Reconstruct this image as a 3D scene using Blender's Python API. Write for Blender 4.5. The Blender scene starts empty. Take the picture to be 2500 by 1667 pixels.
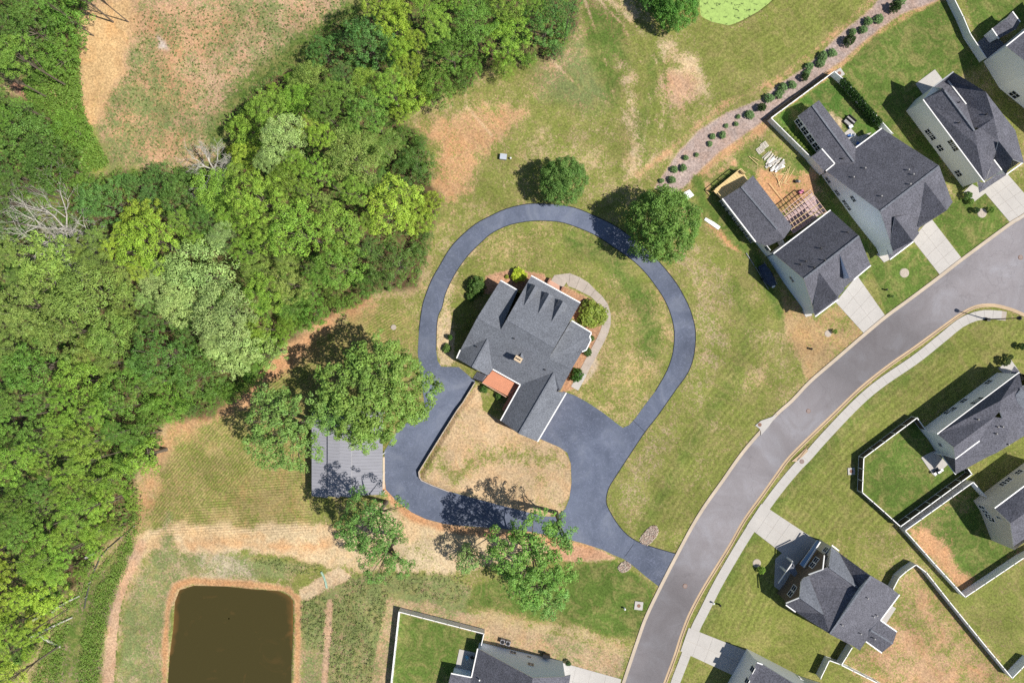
import bpy, bmesh, math, random
import numpy as np
from mathutils import Vector, Matrix
from mathutils.geometry import tessellate_polygon
from mathutils.bvhtree import BVHTree
random.seed(7); np.random.seed(7)
S = bpy.context.scene
R = math.radians
# ---------------------------------------------------------------- camera, sky, sun
H = 123.5
PPM = 2500 / (1.5 * H)
cam = bpy.data.objects.new('camera', bpy.data.cameras.new('camera'))
S.collection.objects.link(cam)
cam.location = (0, 0, H); cam.rotation_euler = (0, 0, 0)
cam.data.lens = 24; cam.data.sensor_width = 36; cam.data.sensor_fit = 'HORIZONTAL'
cam.data.clip_start = 1; cam.data.clip_end = 4000
S.camera = cam
SUN_EL = R(55)
to_sun = Vector((0.957 * math.cos(SUN_EL), -0.29 * math.cos(SUN_EL), math.sin(SUN_EL))).normalized()
W = bpy.data.worlds.new('World'); S.world = W; W.use_nodes = True
wn = W.node_tree.nodes; wl = W.node_tree.links; wn.clear()
sky = wn.new('ShaderNodeTexSky'); sky.sky_type = 'NISHITA'; sky.sun_disc = False
sky.sun_elevation = SUN_EL; sky.sun_rotation = math.atan2(to_sun.x, to_sun.y)
sky.air_density = 1.0; sky.dust_density = 0.6; sky.ozone_density = 1.5
bg = wn.new('ShaderNodeBackground'); bg.inputs[1].default_value = 0.08
wo = wn.new('ShaderNodeOutputWorld')
wl.new(sky.outputs[0], bg.inputs[0]); wl.new(bg.outputs[0], wo.inputs[0])
sun = bpy.data.objects.new('sun', bpy.data.lights.new('sun', 'SUN'))
S.collection.objects.link(sun)
sun.data.energy = 5.0; sun.data.angle = R(0.53); sun.data.color = (1.0, 0.955, 0.88)
sun.rotation_euler = to_sun.to_track_quat('Z', 'Y').to_euler()
S.view_settings.view_transform = 'Standard'; S.view_settings.look = 'None'
S.view_settings.exposure = 0.22; S.view_settings.gamma = 1.0
S.view_settings.use_curve_mapping = False
S.render.engine = 'CYCLES'
S.cycles.max_bounces = 5; S.cycles.diffuse_bounces = 3; S.cycles.glossy_bounces = 2
S.cycles.transmission_bounces = 3; S.cycles.transparent_max_bounces = 4
S.cycles.use_denoising = False

# ---------------------------------------------------------------- helpers
def at(x, y, z=0.0):
    k = (H - z) / H / PPM
    return Vector(((x - 1250) * k, -(y - 833.5) * k, z))
TILE = dict(A=(1000, 650, 3.92), B=(1600, 350, 3.92), C=(1900, 350, 3.92), D=(1900, 600, 2.24), E=(1900, 0, 3.92),
            F=(1900, 850, 3.92), G=(1900, 1267, 3.92), H=(1400, 1267, 3.92), I=(850, 1267, 3.92), J=(550, 750, 3.92),
            K=(550, 1100, 3.92), L=(1500, 950, 3.92), M=(1000, 450, 3.92), N=(1000, 1000, 3.92), O=(1500, 0, 3.92),
            Q=(2230, 1100, 4.978), T=(2340, 0, 8.375), X=(0, 0, 1.0))
def tp(t, *pts):
    ox, oy, s = TILE[t]
    return [(ox + p[0] / s, oy + p[1] / s) + tuple(p[2:]) for p in pts]
def link(o, parent=None):
    S.collection.objects.link(o)
    if parent: o.parent = parent
    return o
def tag(o, label=None, cat=None, group=None, kind=None):
    if label: o['label'] = label
    if cat: o['category'] = cat
    if group: o['group'] = group
    if kind: o['kind'] = kind
    return o
def empty(name, loc=(0, 0, 0), rz=0, label=None, cat=None, group=None, kind=None):
    o = bpy.data.objects.new(name, None); o.empty_display_size = 0.2
    o.location = loc; o.rotation_euler = (0, 0, rz)
    link(o); return tag(o, label, cat, group, kind)
class MB:
    def __init__(s): s.v = []; s.f = []; s.m = []
    def poly(s, pts, mi=0):
        i = len(s.v); s.v += [tuple(p) for p in pts]; s.f.append(tuple(range(i, i + len(pts)))); s.m.append(mi)
    def box(s, c, size, rz=0, mi=0, top=1.0):
        cx, cy, cz = c; a, b, h = size[0] / 2, size[1] / 2, size[2] / 2
        cr, sr = math.cos(rz), math.sin(rz); i = len(s.v)
        for z, k in ((-h, 1), (h, top)):
            for x, y in ((-a, -b), (a, -b), (a, b), (-a, b)):
                x *= k; y *= k
                s.v.append((cx + x * cr - y * sr, cy + x * sr + y * cr, cz + z))
        for f in ((3, 2, 1, 0), (4, 5, 6, 7), (0, 1, 5, 4), (1, 2, 6, 5), (2, 3, 7, 6), (3, 0, 4, 7)):
            s.f.append(tuple(i + k for k in f)); s.m.append(mi)
    def beam(s, a, b, w, h, mi=0):
        a = Vector(a); b = Vector(b); d = (b - a)
        if d.length < 1e-6: return
        d.normalize(); up = Vector((0, 0, 1))
        if abs(d.z) > .95: up = Vector((1, 0, 0))
        sd = d.cross(up).normalized(); u = sd.cross(d).normalized(); i = len(s.v)
        for p in (a, b):
            for x, y in ((-w, -h), (w, -h), (w, h), (-w, h)):
                s.v.append(tuple(p + sd * (x / 2) + u * (y / 2)))
        for f in ((0, 1, 2, 3), (7, 6, 5, 4), (0, 4, 5, 1), (1, 5, 6, 2), (2, 6, 7, 3), (3, 7, 4, 0)):
            s.f.append(tuple(i + k for k in f)); s.m.append(mi)
    def tube(s, pts, rad, n=6, mi=0):
        i = len(s.v); m = len(pts); pts = [Vector(p) for p in pts]
        for k, p in enumerate(pts):
            d = (pts[min(k + 1, m - 1)] - pts[max(k - 1, 0)]).normalized()
            a = d.orthogonal().normalized() if k == 0 else (a - d * a.dot(d)).normalized()
            b = d.cross(a); r = rad[k] if hasattr(rad, '__len__') else rad
            for q in range(n):
                t = 2 * math.pi * q / n
                s.v.append(tuple(p + a * (r * math.cos(t)) + b * (r * math.sin(t))))
        for k in range(m - 1):
            for q in range(n):
                s.f.append((i + k * n + q, i + k * n + (q + 1) % n, i + (k + 1) * n + (q + 1) % n, i + (k + 1) * n + q)); s.m.append(mi)
        s.f.append(tuple(i + q for q in range(n))[::-1]); s.m.append(mi)
        s.f.append(tuple(i + (m - 1) * n + q for q in range(n))); s.m.append(mi)
    def prism(s, pts2, z0, z1, mi=0):
        n = len(pts2); i = len(s.v)
        s.v += [(p[0], p[1], z0) for p in pts2] + [(p[0], p[1], z1) for p in pts2]
        a = sum(pts2[k][0] * pts2[(k + 1) % n][1] - pts2[(k + 1) % n][0] * pts2[k][1] for k in range(n))
        o = list(range(n)) if a > 0 else list(range(n))[::-1]
        s.f.append(tuple(i + n + k for k in o)); s.m.append(mi)
        s.f.append(tuple(i + k for k in o[::-1])); s.m.append(mi)
        for q in range(n):
            a_, b_ = o[q], o[(q + 1) % n]
            s.f.append((i + a_, i + b_, i + n + b_, i + n + a_)); s.m.append(mi)
    def build(s, name, mats, parent=None, smooth=False):
        me = bpy.data.meshes.new(name); me.from_pydata(s.v, [], s.f)
        if not isinstance(mats, (list, tuple)): mats = [mats]
        for m in mats: me.materials.append(m)
        if len(mats) > 1: me.polygons.foreach_set('material_index', s.m)
        if smooth: me.polygons.foreach_set('use_smooth', [True] * len(s.f))
        me.update()
        return link(bpy.data.objects.new(name, me), parent)

# ---------------------------------------------------------------- materials
def rotated(n, l):
    g = n.new('ShaderNodeNewGeometry'); m = n.new('ShaderNodeMapping')
    m.inputs['Rotation'].default_value = (.62, .47, .81); m.inputs['Location'].default_value = (13.7, 5.3, 7.9)
    l.new(g.outputs['Position'], m.inputs['Vector']); return m
def mat(name, col, rough=0.85, var=0.15, scale=1.5, spec=0.3, metal=0.0, fine=0.0, bump=0.0, rows=None, tint2=None):
    m = bpy.data.materials.new(name); m.use_nodes = True
    n = m.node_tree.nodes; l = m.node_tree.links; p = n['Principled BSDF']
    p.inputs['Roughness'].default_value = rough; p.inputs['Metallic'].default_value = metal
    p.inputs['Specular IOR Level'].default_value = spec
    tc = n.new('ShaderNodeNewGeometry'); tr = rotated(n, l)
    no = n.new('ShaderNodeTexNoise'); no.inputs['Scale'].default_value = scale; no.inputs['Detail'].default_value = 5
    no.inputs['Roughness'].default_value = .65
    l.new(tr.outputs[0], no.inputs['Vector'])
    mr = n.new('ShaderNodeMapRange'); mr.inputs[1].default_value = .3; mr.inputs[2].default_value = .7
    l.new(no.outputs['Fac'], mr.inputs[0])
    mx = n.new('ShaderNodeMix'); mx.data_type = 'RGBA'
    c2 = tint2 or tuple(c * (1 + var) for c in col)
    mx.inputs[6].default_value = tuple(c * (1 - var) for c in col) + (1,); mx.inputs[7].default_value = tuple(c2) + (1,)
    l.new(mr.outputs[0], mx.inputs[0]); out = mx.outputs[2]
    if fine:
        f = n.new('ShaderNodeTexNoise'); f.inputs['Scale'].default_value = 4.5; f.inputs['Detail'].default_value = 3
        f.inputs['Roughness'].default_value = .8
        l.new(tr.outputs[0], f.inputs['Vector'])
        r2 = n.new('ShaderNodeMapRange'); r2.inputs[1].default_value = .37; r2.inputs[2].default_value = .63
        r2.inputs[3].default_value = 1 - fine; r2.inputs[4].default_value = 1 + fine
        l.new(f.outputs['Fac'], r2.inputs[0])
        m2 = n.new('ShaderNodeMix'); m2.data_type = 'RGBA'; m2.blend_type = 'MULTIPLY'; m2.inputs[0].default_value = 1
        l.new(out, m2.inputs[6]); l.new(r2.outputs[0], m2.inputs[7]); out = m2.outputs[2]
    if rows:
        sp = n.new('ShaderNodeSeparateXYZ'); l.new(tc.outputs['Position'], sp.inputs[0])
        a = n.new('ShaderNodeMath'); a.operation = 'MULTIPLY'; a.inputs[1].default_value = 1 / rows; l.new(sp.outputs[2], a.inputs[0])
        b = n.new('ShaderNodeMath'); b.operation = 'FRACT'; l.new(a.outputs[0], b.inputs[0])
        bp = n.new('ShaderNodeBump'); bp.inputs['Strength'].default_value = .6; bp.inputs['Distance'].default_value = rows * .12
        l.new(b.outputs[0], bp.inputs['Height']); l.new(bp.outputs[0], p.inputs['Normal'])
    if bump:
        bn = n.new('ShaderNodeTexNoise'); bn.inputs['Scale'].default_value = 5; bn.inputs['Detail'].default_value = 4
        l.new(tr.outputs[0], bn.inputs['Vector'])
        bp = n.new('ShaderNodeBump'); bp.inputs['Strength'].default_value = bump; bp.inputs['Distance'].default_value = .1
        l.new(bn.outputs['Fac'], bp.inputs['Height']); l.new(bp.outputs[0], p.inputs['Normal'])
    l.new(out, p.inputs['Base Color'])
    return m
M_roof = mat('dark_shingle', (.108, .108, .128), .9, .16, .55, .25, fine=.42, bump=.5)
M_roof2 = mat('slate_shingle', (.145, .155, .178), .9, .12, .5, .25, fine=.32, bump=.45)
M_trim = mat('white_trim', (.80, .79, .77), .5, .04)
M_white = mat('white_siding', (.86, .86, .87), .6, .02, .4)
M_blue = mat('pale_blue_siding', (.68, .78, .92), .6, .02, .4)
M_beige = mat('beige_siding', (.58, .55, .48), .65, .03, .4)
M_grey = mat('pale_grey_siding', (.76, .76, .72), .65, .02, .4)
M_brown = mat('brown_siding', (.135, .105, .08), .75, .1, .6)
M_brick = mat('brick', (.30, .15, .10), .9, .25, 4)
M_glass = mat('window_glass', (.012, .016, .022), .08, .1, 1, spec=.6)
M_conc = mat('pale_concrete', (.44, .415, .385), .9, .06, .35, fine=.05)
M_conc2 = mat('weathered_concrete', (.39, .335, .285), .9, .12, .8, fine=.08)
M_curb = mat('tan_curb', (.46, .34, .22), .9, .12, .3, fine=.06)
M_curb2 = mat('pale_curb', (.46, .385, .30), .9, .12, .3, fine=.06)
M_deckred = mat('red_deck_boards', (.56, .24, .14), .8, .08, .8)
M_wood = mat('fresh_pine', (.60, .45, .22), .8, .15, 2)
M_wood2 = mat('weathered_boards', (.55, .50, .42), .85, .25, 2)
M_dkwood = mat('dark_wood', (.085, .07, .05), .85, .25, 2)
M_pink = mat('pink_lumber', (.55, .38, .32), .85, .15, 2)
M_vinyl = mat('white_vinyl_fence', (.84, .86, .90), .45, .02, .6)
M_black = mat('black_metal', (.015, .015, .017), .4, .1)
M_metal = mat('grey_metal_roof', (.27, .27, .30), .4, .08, .4, spec=.5, metal=.0)
M_awn = mat('blue_grey_metal', (.12, .22, .38), .4, .1, .5, spec=.5)
M_rust = mat('rusty_iron', (.22, .12, .08), .8, .25, 6)
M_gravelw = mat('pale_stones', (.42, .36, .30), .9, .35, 8)
M_bark = mat('grey_bark', (.16, .13, .10), .95, .25, 4)
M_bare = mat('bleached_branches', (.50, .47, .42), .95, .2, 4)
M_white_obj = mat('white_plastic', (.78, .78, .76), .4, .03)
M_grey_obj = mat('grey_fabric', (.32, .31, .30), .8, .08)
M_bluec = mat('blue_vinyl', (.05, .15, .42), .4, .2, 2)
M_pinkc = mat('pink_plastic', (.6, .2, .3), .5, .2, 2)
M_mulch = mat('red_mulch', (.36, .19, .11), .95, .2, 2, fine=.15)
M_green_obj = mat('green_tarp', (.30, .42, .32), .6, .2, 2)

def asphalt(name, c1, c2, c3, crack):
    m = bpy.data.materials.new(name); m.use_nodes = True
    n = m.node_tree.nodes; l = m.node_tree.links; p = n['Principled BSDF']
    g = rotated(n, l)
    def noise(s, d, r=.6, dist=0):
        x = n.new('ShaderNodeTexNoise'); x.inputs['Scale'].default_value = s; x.inputs['Detail'].default_value = d
        x.inputs['Roughness'].default_value = r; x.inputs['Distortion'].default_value = dist
        l.new(g.outputs[0], x.inputs['Vector']); return x
    a = noise(.16, 6, .62, 1.4); b = noise(.035, 3); c = noise(6, 2, .8)
    cr = n.new('ShaderNodeValToRGB'); e = cr.color_ramp.elements
    e[0].position = .33; e[0].color = c1 + (1,); e[1].position = .68; e[1].color = c3 + (1,)
    x = cr.color_ramp.elements.new(.52); x.color = c2 + (1,)
    l.new(a.outputs['Fac'], cr.inputs[0])
    mr = n.new('ShaderNodeMapRange'); mr.inputs[1].default_value = .35; mr.inputs[2].default_value = .65
    mr.inputs[3].default_value = .74; mr.inputs[4].default_value = 1.24; l.new(b.outputs['Fac'], mr.inputs[0])
    mr2 = n.new('ShaderNodeMapRange'); mr2.inputs[1].default_value = .3; mr2.inputs[2].default_value = .7
    mr2.inputs[3].default_value = .9; mr2.inputs[4].default_value = 1.1; l.new(c.outputs['Fac'], mr2.inputs[0])
    mu = n.new('ShaderNodeMath'); mu.operation = 'MULTIPLY'; l.new(mr.outputs[0], mu.inputs[0]); l.new(mr2.outputs[0], mu.inputs[1])
    mx = n.new('ShaderNodeMix'); mx.data_type = 'RGBA'; mx.blend_type = 'MULTIPLY'; mx.inputs[0].default_value = 1
    l.new(cr.outputs[0], mx.inputs[6]); l.new(mu.outputs[0], mx.inputs[7]); out = mx.outputs[2]
    if not crack:   # sealed cracks and oil spots
        vo = n.new('ShaderNodeTexVoronoi'); vo.feature = 'DISTANCE_TO_EDGE'; vo.inputs['Scale'].default_value = .085
        dn = noise(.5, 4); va = n.new('ShaderNodeMix'); va.data_type = 'VECTOR'; va.inputs[0].default_value = .35
        vm = n.new('ShaderNodeVectorMath'); vm.operation = 'MULTIPLY_ADD'; vm.inputs[1].default_value = (3, 3, 3); l.new(dn.outputs['Color'], vm.inputs[0]); l.new(g.outputs[0], vm.inputs[2]); l.new(vm.outputs[0], vo.inputs['Vector'])
        c1_ = n.new('ShaderNodeMapRange'); c1_.inputs[1].default_value = .0; c1_.inputs[2].default_value = .008; c1_.inputs[3].default_value = .22; c1_.inputs[4].default_value = 0; l.new(vo.outputs['Distance'], c1_.inputs[0])
        sp_ = noise(.9, 5, .8); c2_ = n.new('ShaderNodeMapRange'); c2_.inputs[1].default_value = .68; c2_.inputs[2].default_value = .76; c2_.inputs[4].default_value = .5; l.new(sp_.outputs['Fac'], c2_.inputs[0])
        mxx = n.new('ShaderNodeMath'); mxx.operation = 'MAXIMUM'; l.new(c1_.outputs[0], mxx.inputs[0]); l.new(c2_.outputs[0], mxx.inputs[1])
        m3 = n.new('ShaderNodeMix'); m3.data_type = 'RGBA'; l.new(mxx.outputs[0], m3.inputs[0]); l.new(out, m3.inputs[6]); m3.inputs[7].default_value = (.07, .065, .07, 1); out = m3.outputs[2]
    if crack:   # pale dried swirls of the sealer
        w = noise(.55, 5, .55, 2.2)
        r1 = n.new('ShaderNodeMath'); r1.operation = 'SUBTRACT'; r1.inputs[1].default_value = .5; l.new(w.outputs['Fac'], r1.inputs[0])
        r2 = n.new('ShaderNodeMath'); r2.operation = 'ABSOLUTE'; l.new(r1.outputs[0], r2.inputs[0])
        r3 = n.new('ShaderNodeMapRange'); r3.inputs[1].default_value = 0; r3.inputs[2].default_value = .02
        r3.inputs[3].default_value = crack; r3.inputs[4].default_value = 0; l.new(r2.outputs[0], r3.inputs[0])
        m3 = n.new('ShaderNodeMix'); m3.data_type = 'RGBA'; l.new(r3.outputs[0], m3.inputs[0])
        l.new(out, m3.inputs[6]); m3.inputs[7].default_value = (.20, .22, .31, 1); out = m3.outputs[2]
    l.new(out, p.inputs['Base Color']); p.inputs['Roughness'].default_value = .85; p.inputs['Specular IOR Level'].default_value = .3
    return m
M_drive = asphalt('sealed_blue_asphalt', (.080, .095, .136), (.106, .123, .170), (.145, .162, .208), .5)
M_road = asphalt('worn_grey_asphalt', (.180, .164, .170), (.205, .190, .198), (.232, .222, .236), 0)

def leaf_material():
    m = bpy.data.materials.new('leaves'); m.use_nodes = True
    n = m.node_tree.nodes; l = m.node_tree.links; n.clear()
    oi = n.new('ShaderNodeObjectInfo'); at_ = n.new('ShaderNodeAttribute'); at_.attribute_name = 'val'
    hs = n.new('ShaderNodeHueSaturation')
    mh = n.new('ShaderNodeMapRange'); mh.inputs[3].default_value = .485; mh.inputs[4].default_value = .515
    sp = n.new('ShaderNodeSeparateColor'); l.new(at_.outputs['Color'], sp.inputs[0])
    l.new(sp.outputs[0], mh.inputs[0]); l.new(mh.outputs[0], hs.inputs['Hue'])
    mv = n.new('ShaderNodeMapRange'); mv.inputs[3].default_value = .62; mv.inputs[4].default_value = 1.38
    l.new(sp.outputs[1], mv.inputs[0]); l.new(mv.outputs[0], hs.inputs['Value'])
    l.new(oi.outputs['Color'], hs.inputs['Color'])
    d = n.new('ShaderNodeBsdfPrincipled'); d.inputs['Roughness'].default_value = .55; d.inputs['Specular IOR Level'].default_value = .25
    t = n.new('ShaderNodeBsdfTranslucent'); ms = n.new('ShaderNodeMixShader'); ms.inputs[0].default_value = .10
    l.new(hs.outputs[0], d.inputs['Base Color'])
    br = n.new('ShaderNodeMix'); br.data_type = 'RGBA'; br.blend_type = 'MULTIPLY'; br.inputs[0].default_value = 1
    br.inputs[7].default_value = (1.3, 1.25, .5, 1); l.new(hs.outputs[0], br.inputs[6]); l.new(br.outputs[2], t.inputs[0])
    l.new(d.outputs[0], ms.inputs[1]); l.new(t.outputs[0], ms.inputs[2])
    o = n.new('ShaderNodeOutputMaterial'); l.new(ms.outputs[0], o.inputs[0])
    return m
M_leaf = leaf_material()

# ---------------------------------------------------------------- ground sheet
G0x, G1x, G0y, G1y, GS = -200, 2700, -200, 1870, 4
gx = np.arange(G0x, G1x + 1, GS); gy = np.arange(G0y, G1y + 1, GS)
NX, NY = len(gx), len(gy)
PX, PY = np.meshgrid(gx, gy)
def vnoise(scale, seed, octs=4, warp=0):
    rs = np.random.RandomState(seed); out = np.zeros(PX.shape); amp = 1; tot = 0
    for o in range(octs):
        s = scale / 2 ** o; n = int(3200 / s) + 4; g = rs.rand(n, n)
        u = (PX + 300) / s; v = (PY + 300) / s
        i = np.floor(u).astype(int); j = np.floor(v).astype(int); fu = u - i; fv = v - j
        i %= n - 1; j %= n - 1
        fu = fu * fu * (3 - 2 * fu); fv = fv * fv * (3 - 2 * fv)
        out += amp * ((g[j, i] * (1 - fu) + g[j, i + 1] * fu) * (1 - fv) + (g[j + 1, i] * (1 - fu) + g[j + 1, i + 1] * fu) * fv)
        tot += amp; amp *= .55
    return out / tot
NA = vnoise(140, 1); NB = vnoise(45, 2); NC = vnoise(16, 3, 3)
def sdist(poly):
    """signed distance (px) to a polygon, negative inside"""
    p = np.array([q[:2] for q in poly], float); x0, y0 = p.min(0) - 90; x1, y1 = p.max(0) + 90
    d = np.full(PX.shape, 1e3); mk = (PX > x0) & (PX < x1) & (PY > y0) & (PY < y1)
    x = PX[mk]; y = PY[mk]; dd = np.full(x.shape, 1e6); ins = np.zeros(x.shape, bool)
    for k in range(len(p)):
        ax, ay = p[k]; bx, by = p[(k + 1) % len(p)]
        ex, ey = bx - ax, by - ay; L = ex * ex + ey * ey + 1e-9
        t = np.clip(((x - ax) * ex + (y - ay) * ey) / L, 0, 1)
        dd = np.minimum(dd, (x - ax - t * ex) ** 2 + (y - ay - t * ey) ** 2)
        c = ((ay > y) != (by > y)) & (x < (bx - ax) * (y - ay) / (by - ay + 1e-12) + ax); ins ^= c
    d[mk] = np.where(ins, -1, 1) * np.sqrt(dd); return d
def sline(pts, w):
    p = np.array([q[:2] for q in pts], float); dd = np.full(PX.shape, 1e6)
    for k in range(len(p) - 1):
        ax, ay = p[k]; bx, by = p[k + 1]; ex, ey = bx - ax, by - ay; L = ex * ex + ey * ey + 1e-9
        t = np.clip(((PX - ax) * ex + (PY - ay) * ey) / L, 0, 1)
        dd = np.minimum(dd, (PX - ax - t * ex) ** 2 + (PY - ay - t * ey) ** 2)
    return np.sqrt(dd) - w / 2
ORANGE = (.54, .31, .165); TAN = (.47, .36, .20); PALE = (.60, .47, .30); PINK = (.52, .34, .22); BROWN = (.33, .20, .12)
SAND = (.60, .40, .20); STRAW = (.37, .29, .125)
OL = (.160, .180, .042); GR = (.088, .138, .027); DG = (.055, .13, .018); YG = (.25, .33, .05); MUT = (.16, .19, .07)
soil = np.zeros(PX.shape + (3,)); veg = np.zeros(PX.shape + (3,)); cov = np.zeros(PX.shape)
soil[:] = TAN; veg[:] = OL; cov[:] = .55 + (NA - .5) * .5
def paint(sd, feather, so=None, ve=None, cv=None, amt=1.0, jag=12):
    if jag > 11: feather *= 1.5; jag *= 1.7
    a = np.clip(.5 - (sd + (NB - .5) * jag + (NC - .5) * jag * .5) / feather, 0, 1); a = a * a * (3 - 2 * a) * amt
    if so is not None: soil[:] = soil * (1 - a[..., None]) + np.array(so) * a[..., None]
    if ve is not None: veg[:] = veg * (1 - a[..., None]) + np.array(ve) * a[..., None]
    if cv is not None: cov[:] = cov * (1 - a) + (cv * .93 + .05 + (NA - .5) * .34 + (NB - .5) * .3) * a
def pp(pts, f, so=None, ve=None, cv=None, amt=1.0, jag=12): paint(sdist(pts), f, so, ve, cv, amt, jag)
def pl(pts, w, f, so=None, ve=None, cv=None, amt=1.0, jag=12): paint(sline(pts, w), f, so, ve, cv, amt, jag)
def offs_px(q, d): return [(a + d, b) for a, b in q]
# forest floor
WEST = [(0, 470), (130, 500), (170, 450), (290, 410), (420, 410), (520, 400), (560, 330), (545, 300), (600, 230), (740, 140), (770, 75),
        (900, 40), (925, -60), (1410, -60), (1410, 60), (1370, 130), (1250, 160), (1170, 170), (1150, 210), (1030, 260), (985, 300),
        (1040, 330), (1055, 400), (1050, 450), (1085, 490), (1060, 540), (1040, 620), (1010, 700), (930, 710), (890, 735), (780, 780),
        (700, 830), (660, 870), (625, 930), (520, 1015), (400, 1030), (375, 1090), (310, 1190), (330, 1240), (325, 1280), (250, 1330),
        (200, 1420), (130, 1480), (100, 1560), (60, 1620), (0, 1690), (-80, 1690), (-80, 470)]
NW1 = [(-80, -60), (235, -60), (185, 50), (190, 110), (120, 185), (60, 195), (-80, 180)]
NW2 = [(-80, 215), (90, 245), (170, 320), (205, 380), (200, 440), (130, 500), (-80, 480)]
pp([(-200, -200), (2700, -200), (2700, 1870), (-200, 1870)], 5, TAN, OL, .62)
pp([(1000, 190), (1120, 260), (1120, 340), (1070, 500), (1040, 700), (800, 800), (650, 930), (480, 1050), (420, 1300), (600, 1400), (-200, 1900), (-200, -200), (900, -200)], 30, TAN, OL, .4)
# upper-left clearing
pp([(185, 40), (240, -40), (900, -60), (830, 60), (700, 160), (600, 240), (560, 340), (520, 400), (400, 410), (250, 420), (215, 390), (190, 150)], 20, PINK, MUT, .46, jag=20)
pp([(190, 30), (330, -20), (330, 60), (300, 190), (250, 280), (215, 320), (190, 200)], 30, SAND, OL, .04, jag=20)
pp([(330, 30), (560, 10), (620, 60), (480, 150), (440, 300), (560, 300), (420, 390), (280, 380), (270, 260), (330, 200)], 60, ORANGE, MUT, .46, amt=.6, jag=44)
pl([(540, 330), (600, 220), (740, 120), (870, 20)], 60, 30, TAN, GR, .78)
pl([(215, 330), (240, 400)], 40, 20, None, YG, .85)
pp([(385, 90), (405, 100), (410, 120), (390, 115)], 14, (.6, .55, .5), None, .1)
# central meadow north of the loop
pp([(1410, 40), (1560, 60), (1560, 500), (1450, 520), (1300, 500), (1100, 560), (1060, 700), (1040, 560), (1080, 470), (1060, 380), (1000, 300), (1180, 210)], 40, TAN, OL, .62, jag=20)
pp([(985, 310), (1060, 300), (1230, 255), (1290, 270), (1230, 330), (1170, 380), (1150, 460), (1100, 500), (1060, 470), (1060, 370)], 44, ORANGE, OL, .25, amt=.85, jag=34)
pp([(1300, 170), (1420, 80), (1500, 240), (1450, 270), (1330, 240)], 40, PINK, MUT, .62, jag=20)
pp([(1420, -20), (1510, 30), (1540, 150), (1500, 270), (1440, 150)], 24, BROWN, GR, .7, jag=14)
pl([(1520, 160), (1545, 260), (1560, 340), (1545, 420)], 30, 34, PALE, OL, .3, amt=.75, jag=34)
pl([(1490, -10), (1570, 40), (1600, 110), (1660, 140), (1720, 200)], 30, 34, PALE, OL, .25, amt=.8, jag=38)
pp([(1600, 180), (1680, 190), (1700, 240), (1640, 260), (1590, 230)], 30, PINK, OL, .25, jag=30)
pl([(1580, 60), (1600, 200), (1570, 300), (1580, 420)], 22, 24, None, GR, .8, amt=.6, jag=30)
pp([(1700, 60), (1800, 80), (1920, 20), (2100, -60), (2200, -60), (2060, 70), (1900, 200), (1760, 270), (1720, 160)], 30, TAN, OL, .82, jag=16)
pl([(1560, 430), (1640, 360), (1760, 260), (1900, 195), (2060, 65), (2150, -30)], 12, 16, ORANGE, OL, .3, amt=.8, jag=14)
for tk in ([(1440, -20), (1520, 60), (1570, 160), (1590, 260), (1560, 400)], [(1470, -20), (1560, 70), (1610, 170), (1620, 280), (1590, 400)], [(1420, -20), (1470, 120), (1500, 240), (1540, 300)], [(1330, 130), (1420, 220), (1500, 260)], [(1130, 180), (1140, 260), (1200, 330)]):
    pl(tk, 3, 9, PALE, OL, .2, amt=.6, jag=8)
    pl(offs_px(tk, 12), 3, 9, None, GR, .8, amt=.4, jag=8)
# gravel strip
STRIP = [(1597, 462), (1608, 442), (1635, 400), (1663, 365), (1704, 321), (1775, 275), (1857, 242), (1908, 204), (1980, 153), (2061, 76),
         (2130, 20), (2170, -30), (2330, -40), (2283, 3), (2206, 33), (2122, 89), (2061, 145), (2023, 171), (1865, 293), (1819, 329),
         (1755, 370), (1720, 405), (1680, 450), (1650, 475)]
pl([(1650, 480), (1690, 455), (1735, 400), (1830, 335), (1930, 255), (2030, 180), (2130, 95), (2210, 42), (2300, 0)], 24, 14, ORANGE, OL, .3, amt=.8, jag=13)
pp(STRIP, 5, (.40, .315, .28), MUT, .02, jag=5)
# lots on the upper right
pp([(2045, 175), (2130, 95), (2290, 5), (2330, 0), (2410, 150), (2330, 185), (2240, 250), (2330, 470), (2440, 460), (2300, 430), (2180, 330), (2055, 195)], 10, STRAW, GR, .76, jag=5)
pp([(2335, -60), (2560, -60), (2560, 60), (2470, 60), (2400, 130)], 6, STRAW, GR, .74, jag=4)
pp([(1882, 292), (2040, 180), (2180, 330), (2090, 370), (2010, 430)], 5, STRAW, (.07, .14, .025), .88, jag=3)
pp([(2020, 262), (2062, 290), (2070, 325), (2050, 330), (2020, 290)], 14, PALE, GR, .3, jag=16)
pp([(1690, 470), (1770, 400), (1850, 340), (1980, 400), (2010, 430), (2100, 560), (2170, 640), (2000, 760), (1880, 620), (1740, 560)], 16, TAN, GR, .72, jag=14)
pp([(1850, 400), (1990, 430), (1990, 480), (1900, 520), (1840, 460)], 22, ORANGE, OL, .3, jag=22)
pl([(1730, 450), (1725, 490), (1740, 540), (1790, 600), (1835, 620)], 24, 12, ORANGE, OL, .15, jag=14)
pl([(1735, 430), (1790, 400)], 16, 12, ORANGE, OL, .1, jag=14)
pl([(1700, 440), (1720, 500), (1800, 590), (1850, 640), (1900, 760), (1960, 860)], 26, 14, None, GR, .9, jag=12)
pp([(2125, 650), (2235, 600), (2296, 672), (2165, 770)], 5, STRAW, GR, .76, jag=4)
pp([(2278, 540), (2330, 490), (2410, 470), (2466, 546), (2350, 630)], 5, STRAW, GR, .74, jag=4)
pp([(1905, 700), (1990, 778), (2050, 735), (2108, 814), (1975, 932), (1920, 850)], 10, (.42, .29, .15), OL, .3, jag=10)
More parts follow.
